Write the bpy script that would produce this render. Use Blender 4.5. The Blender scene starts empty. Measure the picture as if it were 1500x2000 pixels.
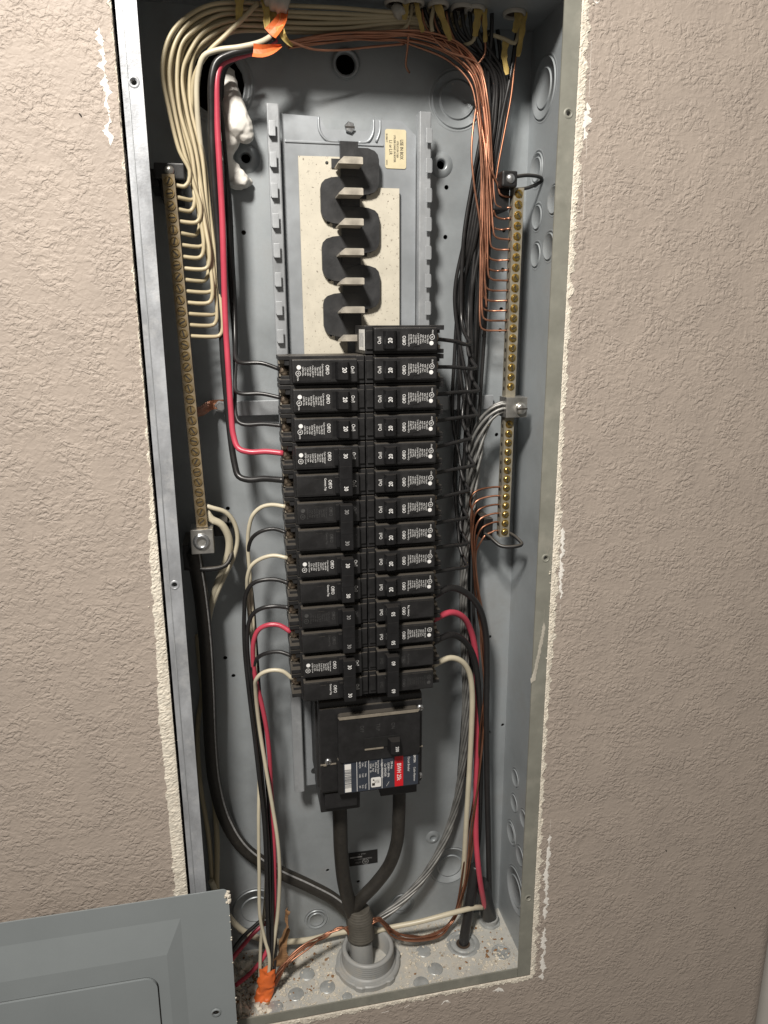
import bpy, bmesh, math, random
from mathutils import Vector, Matrix, noise
from mathutils.geometry import delaunay_2d_cdt
random.seed(7)
# ---------------------------------------------------------------- camera, light, exposure
S = bpy.context.scene
C = S.collection
cd = bpy.data.cameras.new('camera')
cam = bpy.data.objects.new('camera', cd); C.objects.link(cam)
cam.location = (-0.11395, -0.63875, 0.00835); cam.rotation_euler = (1.32425, 0.00588, -0.20106)
cd.sensor_fit = 'VERTICAL'; cd.sensor_height = 36; cd.sensor_width = 27; cd.lens = 25.41187
cd.clip_start = 0.01; cd.clip_end = 50
S.camera = cam
S.render.resolution_x = 768; S.render.resolution_y = 1024
w = bpy.data.worlds.new('World'); S.world = w; w.use_nodes = True
w.node_tree.nodes['Background'].inputs[0].default_value = (1.0, 0.93, 0.84, 1)
w.node_tree.nodes['Background'].inputs[1].default_value = 0.175
ld = bpy.data.lights.new('ceiling_lamp', 'AREA'); ld.shape = 'DISK'; ld.size = 0.23; ld.energy = 20.5; ld.spread = math.radians(128)
ld.color = (1.0, 0.945, 0.87)
lamp = bpy.data.objects.new('ceiling_lamp', ld); C.objects.link(lamp)
lamp.location = (-0.50, -0.98, 1.00)
lamp.rotation_euler = (Vector((-0.08, 0, 0.06)) - Vector(lamp.location)).to_track_quat('-Z', 'Y').to_euler()
S.view_settings.view_transform = 'Standard'; S.view_settings.look = 'None'
S.view_settings.gamma = 1; S.view_settings.exposure = 0

# ---------------------------------------------------------------- materials
def new_mat(name):
    m = bpy.data.materials.new(name); m.use_nodes = True
    return m, m.node_tree.nodes, m.node_tree.links, m.node_tree.nodes['Principled BSDF']
def noise_node(N, L, scale, detail=4, rough=.55, coord='Object', stretch=None):
    t = N.new('ShaderNodeTexCoord'); n = N.new('ShaderNodeTexNoise')
    n.inputs['Scale'].default_value = scale; n.inputs['Detail'].default_value = detail; n.inputs['Roughness'].default_value = rough
    src = t.outputs[coord]
    if stretch:
        mp = N.new('ShaderNodeMapping'); mp.inputs['Scale'].default_value = stretch
        L.new(src, mp.inputs[0]); src = mp.outputs[0]
    L.new(src, n.inputs['Vector'])
    return n
def ramp(N, L, src, stops):
    r = N.new('ShaderNodeValToRGB'); e = r.color_ramp.elements
    while len(e) < len(stops): e.new(.5)
    for i, (p, c) in enumerate(stops):
        e[i].position = p; e[i].color = (c, c, c, 1) if isinstance(c, (int, float)) else (*c, 1)
    L.new(src, r.inputs[0]); return r
def mixc(N, L, fac, a, b):
    m = N.new('ShaderNodeMix'); m.data_type = 'RGBA'
    if isinstance(fac, (int, float)): m.inputs[0].default_value = fac
    else: L.new(fac, m.inputs[0])
    for i, v in ((6, a), (7, b)):
        if isinstance(v, tuple): m.inputs[i].default_value = (*v, 1)
        else: L.new(v, m.inputs[i])
    return m.outputs[2]
def mat(name, col, rough=.5, metal=0., var=.12, vscale=60, bump=0., bscale=400, dust=0., dustcol=(.30, .25, .19), spec=.5,
        stain=None, stain_amt=0., stain_scale=40, stretch=None, updust=0., coat=0.):
    m, N, L, B = new_mat(name)
    n1 = noise_node(N, L, vscale, 5, .6, stretch=stretch)
    d = tuple(max(0, c * (1 - var)) for c in col); h = tuple(min(1, c * (1 + var)) for c in col)
    c = ramp(N, L, n1.outputs[0], [(.3, d), (.7, h)]).outputs[0]
    if stain:
        n2 = noise_node(N, L, stain_scale, 6, .65)
        f = ramp(N, L, n2.outputs[0], [(.52, 0.), (.72, stain_amt)])
        c = mixc(N, L, f.outputs[0], c, stain)
    if dust or updust:
        n3 = noise_node(N, L, 260, 4, .7)
        f = ramp(N, L, n3.outputs[0], [(.35, dust * .25), (.7, dust)]).outputs[0]
        if updust:
            g = N.new('ShaderNodeNewGeometry'); sx = N.new('ShaderNodeSeparateXYZ'); L.new(g.outputs['Normal'], sx.inputs[0])
            r2 = ramp(N, L, sx.outputs[2], [(.25, 0.), (.95, updust)])
            ad = N.new('ShaderNodeMath'); ad.operation = 'MAXIMUM'; L.new(f, ad.inputs[0]); L.new(r2.outputs[0], ad.inputs[1]); f = ad.outputs[0]
        c = mixc(N, L, f, c, dustcol)
    L.new(c, B.inputs['Base Color'])
    r = ramp(N, L, n1.outputs[0], [(.3, max(.05, rough - .08)), (.7, min(1, rough + .1))])
    L.new(r.outputs[0], B.inputs['Roughness'])
    B.inputs['Metallic'].default_value = metal; B.inputs['Specular IOR Level'].default_value = spec
    if coat: B.inputs['Coat Weight'].default_value = coat
    if bump:
        n4 = noise_node(N, L, bscale, 3, .6); b = N.new('ShaderNodeBump')
        b.inputs['Strength'].default_value = bump; b.inputs['Distance'].default_value = .0006
        L.new(n4.outputs[0], b.inputs['Height']); L.new(b.outputs[0], B.inputs['Normal'])
    return m
M = {}
M['steel'] = mat('painted_grey_steel', (.34, .37, .39), .40, .25, .18, 14, .12, 700, .10, (.22, .19, .15), stain=(.16, .14, .12), stain_amt=.35, stain_scale=14)
M['galv'] = mat('galvanised_steel', (.38, .40, .42), .40, .45, .22, 28, .10, 500, .05, stain=(.62, .64, .66), stain_amt=.5, stain_scale=35, stretch=(1, 1, .35))
M['flange_left'] = mat('scuffed_galvanised_edge', (.40, .42, .45), .42, .35, .28, 45, .2, 300, .08, stain=(.66, .67, .68), stain_amt=.6, stain_scale=50, stretch=(1, 1, .5))
M['flange_right'] = mat('dull_olive_grey_edge', (.25, .25, .215), .5, .15, .12, 40, .1, 300, .05, stain=(.45, .43, .37), stain_amt=.5, stain_scale=22)
M['plate'] = mat('blue_zinc_plate', (.34, .365, .39), .38, .35, .12, 22, .05, 500, .06)
M['floor'] = mat('dusty_bottom_steel', (.40, .41, .40), .6, .05, .15, 40, .3, 500, .6, (.58, .54, .46), stain=(.62, .55, .45), stain_amt=.9, stain_scale=26)
M['ko'] = mat('zinc_slug', (.40, .42, .42), .42, .35, .15, 120, .1, 400, .15, (.5, .45, .38))
M['black'] = mat('black_moulded_plastic', (.012, .012, .013), .42, 0, .3, 90, .15, 900, .03, (.13, .115, .095), updust=.55)
M['black2'] = mat('dusty_black_plastic', (.016, .016, .017), .5, 0, .3, 70, .2, 700, .06, (.15, .13, .11), updust=.6)
M['handle'] = mat('black_toggle_plastic', (.009, .009, .010), .33, 0, .2, 90, .05, 900, .02, (.1, .09, .08), updust=.2)
M['insul'] = mat('black_insulator_plastic', (.020, .021, .023), .45, 0, .3, 60, .15, 500, .06, (.12, .11, .1))
M['board'] = mat('cream_fibre_board', (.54, .505, .42), .6, 0, .08, 60, .1, 500, 0)
M['stab'] = mat('tin_plated_stab', (.50, .46, .39), .42, .55, .12, 120, .1, 500, .1, updust=.5, dustcol=(.6, .56, .5))
M['white_ink'] = mat('white_print', (.80, .80, .79), .6, 0, .05, 200)
M['dim_ink'] = mat('worn_grey_print', (.055, .055, .055), .6, 0, .3, 300)
M['mid_ink'] = mat('faded_print_and_cable_sheen', (.30, .30, .30), .6, 0, .3, 300)  # grey of faded print, also of the sheen painted along the service cable
M['brass'] = mat('brass_screw', (.62, .46, .16), .25, .95, .15, 300, 0)
M['dull_brass'] = mat('dull_brown_brass', (.34, .25, .12), .38, .8, .25, 300, .1, 500, .1)
M['nbar'] = mat('tan_neutral_bar', (.24, .19, .12), .45, .45, .2, 90, .1, 500, .2, (.3, .25, .18))
M['gbar'] = mat('olive_ground_bar', (.36, .33, .26), .42, .55, .12, 90, .1, 500, .1)
M['alu'] = mat('aluminium', (.62, .61, .58), .32, .9, .1, 150, .1, 500, .05)
M['strand'] = mat('dark_aluminium_strand', (.30, .30, .29), .5, .7, .3, 60, .2, 400, .2, (.12, .11, .1))
M['zinc'] = mat('zinc_screw', (.55, .56, .57), .28, .9, .1, 150)
M['term'] = mat('terminal_screw_steel', (.26, .21, .16), .35, .85, .2, 200, .1, 500, .1)
M['clamp'] = mat('dusty_clamp_metal', (.36, .32, .26), .5, .5, .15, 200, .1, 500, .3, (.36, .32, .26))
M['copper'] = mat('bare_copper', (.46, .225, .145), .40, .9, .18, 60, .05, 300, .06, (.2, .09, .05))
M['copper_dark'] = mat('tarnished_copper', (.30, .14, .085), .44, .95, .25, 50, .05, 300, .1, (.12, .06, .04))
M['w_white'] = mat('cream_wire_insulation', (.46, .395, .26), .40, 0, .08, 40, .04, 300, .08, (.35, .28, .17))
M['w_white2'] = mat('pale_wire_insulation', (.56, .51, .39), .36, 0, .08, 40, .04, 300, .08, (.35, .28, .17))
M['w_black'] = mat('black_wire_insulation', (.014, .014, .015), .33, 0, .2, 40, .05, 300, .06, (.14, .12, .1))
M['w_red'] = mat('red_wire_insulation', (.48, .055, .09), .33, 0, .1, 40, .04, 300, .03)
M['cable'] = mat('dusty_black_cable', (.016, .015, .014), .5, 0, .25, 60, .2, 300, .18, (.10, .085, .06), updust=.25)
M['sleeve'] = mat('ribbed_grey_sheath', (.075, .07, .06), .7, 0, .2, 90, .3, 500, .3, (.15, .13, .1))
M['pvc'] = mat('grey_pvc', (.29, .30, .30), .45, 0, .06, 40, .05, 500, .2, (.42, .38, .32), stain=(.42, .37, .30), stain_amt=.5, stain_scale=50)
M['orange'] = mat('orange_cable_jacket', (.72, .15, .03), .5, 0, .12, 60, .2, 300, .06)
M['paper'] = mat('yellowed_kraft_paper', (.50, .37, .12), .8, 0, .25, 90, .3, 300, .1, (.28, .2, .1))
M['sealant'] = mat('white_sealant', (.78, .76, .71), .5, 0, .05, 90, .3, 200, .06, (.5, .46, .4))
M['bushing'] = mat('white_plastic_bushing', (.40, .38, .34), .5, 0, .1, 90, .1, 300, .1)
M['cover'] = mat('grey_enamel_cover', (.24, .265, .275), .38, 0, .04, 12, .10, 1500, .02, (.4, .4, .4))
M['gypsum'] = mat('torn_gypsum', (.68, .63, .54), .9, 0, .18, 130, .9, 420, 0, stain=(.42, .34, .26), stain_amt=.55, stain_scale=170)
M['scrape'] = mat('white_plaster_scrape', (.82, .79, .74), .85, 0, .06, 160, .5, 500, 0)
M['smear'] = mat('dull_paint_smear', (.46, .43, .37), .6, 0, .12, 60)
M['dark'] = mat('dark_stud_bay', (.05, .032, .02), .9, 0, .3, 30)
M['crumb'] = mat('drywall_crumbs', (.60, .55, .46), .9, 0, .2, 200)
M['chip'] = mat('brown_wood_chips', (.24, .13, .06), .9, 0, .3, 200)
M['label_yellow'] = mat('cream_sticker', (.60, .53, .35), .55, 0, .06, 90)
M['label_black'] = mat('black_sticker', (.012, .012, .012), .45, 0, .1, 90)
M['label_blue'] = mat('slate_blue_label', (.030, .038, .055), .4, 0, .1, 90, 0, 400, .08, (.12, .11, .1))
M['label_red'] = mat('red_label', (.60, .012, .02), .4, 0, .05, 90)
M['label_white'] = mat('white_label', (.78, .77, .74), .5, 0, .04, 90)
M['ink_black'] = mat('black_print', (.03, .025, .02), .6, 0, .1, 90)
M['trim'] = mat('white_trim_paint', (.60, .57, .53), .45, 0, .03, 20)
# cream board gets pepper specks of dirt
def speck(m, lo, hi, col, scale):
    N, L = m.node_tree.nodes, m.node_tree.links; B = N['Principled BSDF']
    src = B.inputs['Base Color'].links[0].from_socket
    n = noise_node(N, L, scale, 3, .75); f = ramp(N, L, n.outputs[0], [(lo, 0.), (hi, 1.)])
    L.new(mixc(N, L, f.outputs[0], src, col), B.inputs['Base Color'])
speck(M['board'], .60, .68, (.16, .13, .10), 300)
speck(M['floor'], .60, .70, (.30, .24, .17), 120)
speck(M['steel'], .70, .76, (.45, .43, .40), 160)
def wall_material():
    m, N, L, B = new_mat('beige_knockdown_wall_paint')
    n = noise_node(N, L, 22, 4, .6)
    c = ramp(N, L, n.outputs[0], [(.3, (.365, .312, .270)), (.7, (.405, .346, .298))])
    L.new(c.outputs[0], B.inputs['Base Color'])
    B.inputs['Roughness'].default_value = .58; B.inputs['Specular IOR Level'].default_value = .35
    big = noise_node(N, L, 190, 2.0, .5, stretch=(1, 1, 1.2)); big.inputs['Distortion'].default_value = .6
    rb = ramp(N, L, big.outputs[0], [(.36, 0.), (.46, .35), (.54, .85), (.64, 1.)])
    fine = noise_node(N, L, 380, 2.0, .5)
    rf = ramp(N, L, fine.outputs[0], [(.42, 0.), (.62, 1.)])
    msk = noise_node(N, L, 42, 2.5, .55); rm = ramp(N, L, msk.outputs[0], [(.38, .22), (.58, 1.)])
    m1 = N.new('ShaderNodeMath'); m1.operation = 'MULTIPLY_ADD'; L.new(rf.outputs[0], m1.inputs[0]); m1.inputs[1].default_value = .30; L.new(rb.outputs[0], m1.inputs[2])
    mu = N.new('ShaderNodeMath'); mu.operation = 'MULTIPLY'; L.new(m1.outputs[0], mu.inputs[0]); L.new(rm.outputs[0], mu.inputs[1])
    b = N.new('ShaderNodeBump'); b.inputs['Strength'].default_value = .70; b.inputs['Distance'].default_value = .0009
    L.new(mu.outputs[0], b.inputs['Height']); L.new(b.outputs[0], B.inputs['Normal'])
    return m
M['wall'] = wall_material()

# ---------------------------------------------------------------- mesh helpers (all lengths in millimetres)
U = .001
def catmull(pts, step=4.0):
    P = [Vector(p) for p in pts]
    if len(P) < 3: return P
    out = []; E = [P[0] * 2 - P[1]] + P + [P[-1] * 2 - P[-2]]
    for i in range(1, len(E) - 2):
        a, b, c, d = E[i - 1:i + 3]; n = max(2, int((c - b).length / step))
        ta = max((b - a).length, 1e-3) ** .5; tb = max((c - b).length, 1e-3) ** .5; tc = max((d - c).length, 1e-3) ** .5
        m1 = (b - a) / ta - (c - a) / (ta + tb) + (c - b) / tb; m2 = (c - b) / tb - (d - b) / (tb + tc) + (d - c) / tc
        m1 *= tb; m2 *= tb
        for k in range(n):
            t = k / n
            out.append(b * (2*t**3 - 3*t*t + 1) + m1 * (t**3 - 2*t*t + t) + c * (-2*t**3 + 3*t*t) + m2 * (t**3 - t*t))
    out.append(P[-1]); return out
class MB:
    def __init__(s): s.v = []; s.f = []; s.sm = []
    def add(s, vs, fs, smooth=False):
        o = len(s.v); s.v += [tuple(v) for v in vs]; s.f += [tuple(i + o for i in f) for f in fs]; s.sm += [smooth] * len(fs); return s
    def box(s, x0, x1, y0, y1, z0, z1, bev=0.):
        x0, x1 = sorted((x0, x1)); y0, y1 = sorted((y0, y1)); z0, z1 = sorted((z0, z1))
        if bev <= 0:
            return s.add([(x0,y0,z0),(x1,y0,z0),(x1,y1,z0),(x0,y1,z0),(x0,y0,z1),(x1,y0,z1),(x1,y1,z1),(x0,y1,z1)],
                         [(0,3,2,1),(4,5,6,7),(0,1,5,4),(1,2,6,5),(2,3,7,6),(3,0,4,7)])
        b = bmesh.new(); bmesh.ops.create_cube(b, size=1)
        for v in b.verts:
            v.co = Vector(((x0+x1)/2 + v.co.x*(x1-x0), (y0+y1)/2 + v.co.y*(y1-y0), (z0+z1)/2 + v.co.z*(z1-z0)))
        bmesh.ops.bevel(b, geom=b.edges[:], offset=bev, segments=2, affect='EDGES', profile=.6)
        return s.bm(b)
    def bm(s, b, smooth=False):
        b.verts.index_update(); s.add([v.co[:] for v in b.verts], [[v.index for v in f.verts] for f in b.faces], smooth); b.free(); return s
    def prism(s, poly, d0, d1, fn):
        n = len(poly); vs = [fn(u, v, d0) for u, v in poly] + [fn(u, v, d1) for u, v in poly]
        return s.add(vs, [tuple(range(n)), tuple(range(2*n-1, n-1, -1))] + [(i, i+n, (i+1) % n+n, (i+1) % n) for i in range(n)])
    def tube(s, pts, r, n=8, step=4.0, smooth=True, rfun=None, spline=True, flat=1.0, caps=True):
        P = catmull(pts, step) if spline else [Vector(p) for p in pts]
        T = [(P[min(i+1, len(P)-1)] - P[max(i-1, 0)]).normalized() for i in range(len(P))]
        up = Vector((0, 0, 1)) if abs(T[0].z) < .9 else Vector((1, 0, 0))
        nr = (up - T[0] * up.dot(T[0])).normalized(); vs = []; fs = []
        for i, p in enumerate(P):
            nr = (nr - T[i] * nr.dot(T[i])).normalized(); bn = T[i].cross(nr)
            rr = r * (rfun(i / (len(P)-1)) if rfun else 1)
            for k in range(n):
                a = 2 * math.pi * k / n; vs.append(p + nr * (math.cos(a) * rr) + bn * (math.sin(a) * rr * flat))
        for i in range(len(P)-1):
            for k in range(n): fs.append((i*n+k, i*n+(k+1) % n, (i+1)*n+(k+1) % n, (i+1)*n+k))
        s.add(vs, fs, smooth)
        if caps:
            o = len(s.v) - len(vs); s.f += [tuple(o + k for k in range(n-1, -1, -1)), tuple(o + len(vs)-n+k for k in range(n))]; s.sm += [False, False]
        return s
    def lathe(s, prof, c, axis, n=24, smooth=True):
        c = Vector(c); ax = Vector(axis).normalized(); a = ax.orthogonal().normalized(); b = ax.cross(a); vs = []; fs = []
        for r, h in prof:
            for k in range(n):
                t = 2 * math.pi * k / n; vs.append(c + ax * h + (a * math.cos(t) + b * math.sin(t)) * r)
        for i in range(len(prof)-1):
            for k in range(n): fs.append((i*n+k, i*n+(k+1) % n, (i+1)*n+(k+1) % n, (i+1)*n+k))
        return s.add(vs, fs, smooth)
    def sheet(s, outer, holes, fn, thick=None):
        pts = []; edges = []
        for lp in [outer] + holes:
            o = len(pts); pts += [Vector(p) for p in lp]; edges += [(o+i, o+(i+1) % len(lp)) for i in range(len(lp))]
        V2, E2, F2, *_ = delaunay_2d_cdt(pts, edges, [], 0, 1e-5)
        def inside(p, lp):
            r = False; j = len(lp)-1
            for i in range(len(lp)):
                if (lp[i][1] > p[1]) != (lp[j][1] > p[1]) and p[0] < (lp[j][0]-lp[i][0])*(p[1]-lp[i][1])/(lp[j][1]-lp[i][1])+lp[i][0]: r = not r
                j = i
            return r
        fs = []
        for f in F2:
            c = sum((V2[i] for i in f), Vector((0, 0))) / len(f)
            if inside(c, outer) and not any(inside(c, h) for h in holes): fs.append(tuple(f))
        s.add([fn(p.x, p.y, 0) for p in V2], fs)
        if thick:
            s.add([fn(p.x, p.y, thick) for p in V2], [tuple(reversed(f)) for f in fs])
            for lp in [outer] + holes:
                n = len(lp); s.add([fn(p[0], p[1], 0) for p in lp] + [fn(p[0], p[1], thick) for p in lp], [(i, (i+1) % n, (i+1) % n+n, i+n) for i in range(n)])
        return s
    def jitter(s, amp, f):
        s.v = [tuple(Vector(v) + amp*Vector((noise.noise(Vector(v)*f), noise.noise(Vector(v)*f + Vector((9, 0, 0))), noise.noise(Vector(v)*f + Vector((0, 9, 0)))))) for v in s.v]; return s
    def mesh(s, name, mt):
        me = bpy.data.meshes.new(name)
        me.from_pydata([(v[0]*U, v[1]*U, v[2]*U) for v in s.v], [], s.f)
        me.polygons.foreach_set('use_smooth', s.sm); me.materials.append(M[mt])
        b = bmesh.new(); b.from_mesh(me); bmesh.ops.recalc_face_normals(b, faces=b.faces); b.to_mesh(me); b.free(); me.update()
        return me
    def build(s, name, mt, parent=None): return link(name, s.mesh(name, mt), parent)
def link(name, me, parent=None):
    o = bpy.data.objects.new(name, me); C.objects.link(o)
    if parent is not None:
        o.parent = parent; o.matrix_parent_inverse = Matrix.Translation(parent.location).inverted() if parent.type == 'EMPTY' and not parent.get('local') else Matrix()
    return o
def tag(o, label, cat, group=None):
    o['label'] = label; o['category'] = cat
    if group: o['group'] = group
    return o
def thing(name, label, cat, loc=(0, 0, 0), group=None, local=False):
    o = bpy.data.objects.new(name, None); C.objects.link(o); o.empty_display_size = .02
    o.location = tuple(c * U for c in loc)
    if local: o['local'] = 1
    return tag(o, label, cat, group)
def setting(o): o['kind'] = 'structure'; return o
def stuff(o): o['kind'] = 'stuff'; return o
def circ(cx, cy, r, n=20, r2=None): return [(cx + r*math.cos(2*math.pi*i/n), cy + (r2 or r)*math.sin(2*math.pi*i/n)) for i in range(n)]
def rrect(x0, x1, z0, z1, r, n=5):
    out = []
    for cx, cz, a in ((x1-r, z1-r, 0), (x0+r, z1-r, 90), (x0+r, z0+r, 180), (x1-r, z0+r, 270)):
        out += [(cx + r*math.cos(math.radians(a+90*k/n)), cz + r*math.sin(math.radians(a+90*k/n))) for k in range(n+1)]
    return out
def XZ(x, z, d): return (x, d, z)
NUM = 'zeroth first second third fourth fifth sixth seventh eighth ninth tenth eleventh twelfth thirteenth fourteenth fifteenth'.split()
# flat lettering: every string becomes triangles laid on a plane
_tc = {}
def glyphs(txt, bold):
    k = (txt, bold)
    if k not in _tc:
        cu = bpy.data.curves.new('t', 'FONT'); cu.body = txt; cu.size = 1; cu.resolution_u = 2; cu.offset = bold; cu.align_x = 'CENTER'; cu.align_y = 'CENTER'
        ob = bpy.data.objects.new('t', cu); me = bpy.data.meshes.new_from_object(ob)
        _tc[k] = ([v.co.xy[:] for v in me.vertices], [tuple(p.vertices) for p in me.polygons])
        bpy.data.objects.remove(ob); bpy.data.meshes.remove(me); bpy.data.curves.remove(cu)
    return _tc[k]
def lettering(mb, txt, x, z, y, size, rot=90, sx=.8, bold=.0):
    vs, fs = glyphs(txt, bold); ca, sa = math.cos(math.radians(rot)), math.sin(math.radians(rot))
    return mb.add([(x + (a*size*sx)*ca - (b*size)*sa, y, z + (a*size*sx)*sa + (b*size)*ca) for a, b in vs], fs)
def ribbon(mb, pts, width, th=.5, twist=0., wf=None, step=5):
    P = catmull(pts, step); n = len(P); vs = []
    for i, p in enumerate(P):
        t = (P[min(i+1, n-1)] - P[max(i-1, 0)]).normalized(); a = twist * i / n
        side = t.cross(Vector((0, -1, 0))).normalized(); nn = t.cross(side); sd = side*math.cos(a) + nn*math.sin(a); nm = t.cross(sd)
        hw = width / 2 * (wf(i / (n-1)) if wf else 1)
        for u, d in ((-1, -.5), (-.33, .9), (.33, .9), (1, -.5)):
            vs += [p + sd*(u*hw) + nm*(d*width*.12), p + sd*(u*hw) + nm*(d*width*.12 + th)]
    fs = []
    for i in range(n-1):
        o = i*8; q = o+8
        for k in range(3): fs += [(o+2*k, o+2*k+2, q+2*k+2, q+2*k), (o+2*k+1, q+2*k+1, q+2*k+3, o+2*k+3)]
        fs += [(o, q, q+1, o+1), (o+6, o+7, q+7, q+6)]
    for o in (0, (n-1)*8): fs += [(o+2*k, o+2*k+1, o+2*k+3, o+2*k+2) for k in range(3)]
    return mb.add(vs, fs, False)
def wire(name, label, cat, pts, r, mt, group=None, n=8, step=4.0, rfun=None):
    return tag(MB().tube(pts, r, n, step, rfun=rfun).build(name, mt), label, cat, group)
# ---------------------------------------------------------------- the wall with its cut-out
WL, WR, ZB, ZT, D = -185., 185., -721., 286., 100.
def jag(a, b, n, amp, seed):
    a, b = Vector(a), Vector(b); d = (b-a).normalized(); nn = Vector((-d.y, d.x)); out = []
    for i in range(n):
        t = i/n; out.append(tuple(a.lerp(b, t) + nn*amp*(noise.noise(Vector((t*n*.23, seed, 0))) + .6*noise.noise(Vector((t*n*.71, seed, 3))))))
    return out
ol, orr, ob_, ot = WL-4.0, WR+1.2, ZB-1.6, ZT+3
hole = jag((ol, ob_), (orr, ob_), 60, .8, 1) + jag((orr, ob_), (orr, ot), 160, .7, 2) + jag((orr, ot), (ol, ot), 40, .8, 3) + jag((ol, ot), (ol, ob_), 160, 1.1, 4)
XC = 494.
wb = MB().sheet([(-900, -1500), (XC, -1500), (XC, 900), (-900, 900)], [hole], XZ)
n = len(hole); wb.add([(p[0], 0, p[1]) for p in hole] + [(p[0], 12.7, p[1]) for p in hole], [(i, (i+1) % n, (i+1) % n+n, i+n) for i in range(n)])
arc = [(XC + 24*math.sin(math.radians(a)), 24 - 24*math.cos(math.radians(a))) for a in range(0, 91, 9)] + [(XC+24, 130)]
for i in range(len(arc)-1):
    wb.add([(arc[i][0], arc[i][1], -1500), (arc[i+1][0], arc[i+1][1], -1500), (arc[i+1][0], arc[i+1][1], 900), (arc[i][0], arc[i][1], 900)], [(0, 1, 2, 3)], True)
wall = setting(wb.build('wall', 'wall'))
tr = setting(MB().box(XC+30, XC+160, 70, 92, -1500, 900, 2).build('door_trim', 'trim'))
cav = MB()
for a in ((-330, -329, 20, 260), (330, 331, 20, 260)): cav.box(a[0], a[1], a[2], a[3], -900, 420)
cav.box(-330, 330, 259, 260, -900, 420); cav.box(-330, 330, 20, 260, 420, 421); cav.box(-330, 330, 20, 260, -901, -900)
setting(cav.build('stud_bay', 'dark'))
# torn paper and bare gypsum along the cut, each run its own raised ragged ribbon
def torn(a, b, inward, wfun, seed, amp=1.5, step=1.1):
    a, b = Vector(a), Vector(b); L_ = (b-a).length; n = int(L_/step); d = (b-a)/L_; nn = Vector(inward); vs = []; fs = []; K = 7
    for i in range(n+1):
        t = i/n; wd = max(.4, wfun(t) + amp*noise.noise(Vector((i*.11, seed, 1)))*2.0 + amp*1.1*noise.noise(Vector((i*.45, seed, 2))))
        for k in range(K):
            u = k/(K-1); p = a + d*(L_*t) + nn*(wd*u + (.5*noise.noise(Vector((i*.6, seed, 9))) if k == 0 else 0))
            h = (.15 + 1.3*abs(noise.noise(Vector((i*.33, k*.8, seed)))) + .45*random.random()) if 0 < k < K-1 else .05
            vs.append((p.x, -h, p.y))
    for i in range(n):
        for k in range(K-1): fs.append((i*K+k, i*K+k+1, (i+1)*K+k+1, (i+1)*K+k))
    return MB().add(vs, fs, False)
def keyed(*kv):
    def f(t):
        for (t0, v0), (t1, v1) in zip(kv, kv[1:]):
            if t <= t1: return v0 + (v1-v0)*(t-t0)/(t1-t0)
        return kv[-1][1]
    return f
torn((ol+.6, ot), (ol+.6, ob_), (-1, 0), keyed((0, .8), (.28, .9), (.40, 2.0), (.455, 6.5), (.47, 8), (.55, 9), (.62, 12.5), (.68, 11.5), (.80, 12), (1, 13)), 5).build('torn_gypsum_edge', 'gypsum', wall)
torn((orr-.5, ob_), (orr-.5, ot), (1, 0), keyed((0, 6), (.1, 6.5), (.25, 4), (.35, 4.6), (.45, 7.5), (.52, 8), (.58, 5), (.7, 5), (.8, 5.5), (.9, 8), (1, 7)), 8, 2.2).build('torn_gypsum_edge', 'gypsum', wall)
torn((ol, ob_+.5), (orr+3, ob_+.5), (0, -1), keyed((0, 5), (.3, 8), (.5, 6), (.8, 5), (1, 7)), 11, 2.4).build('torn_gypsum_edge', 'gypsum', wall)
def scrape(pts, width, seed, parent=wall, mt='scrape', h=.35, fr=1., am=1.):
    P = catmull(pts, 1.2); vs = []; fs = []; n = len(P); rn = random.Random(seed)
    for i, p in enumerate(P):
        t = (P[min(i+1, n-1)] - P[max(i-1, 0)]).normalized(); sd = Vector((t.z, 0, -t.x))
        e = min(1, i/4, (n-1-i)/4); p = p + sd*(am*.5*width*noise.noise(Vector((i*.13*fr, seed, 4)))); a = width*(.42 + am*.95*noise.noise(Vector((i*.19*fr, seed*1.37, .5))) + am*.3*random.uniform(-1, 1))*e; b = width*(.42 + am*.95*noise.noise(Vector((i*.23*fr, seed*1.37, 7.5))) + am*.3*random.uniform(-1, 1))*e
        for k, q in enumerate((p - sd*max(.08, a), p, p + sd*max(.08, b))): vs.append((q.x, -h*(1 if k == 1 else .3) - .05, q.z))
    for i in range(n-1): fs += [(i*3, i*3+1, i*3+4, i*3+3), (i*3+1, i*3+2, i*3+5, i*3+4)]
    return MB().add(vs, fs).build('plaster_scrape', mt, parent)
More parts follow.
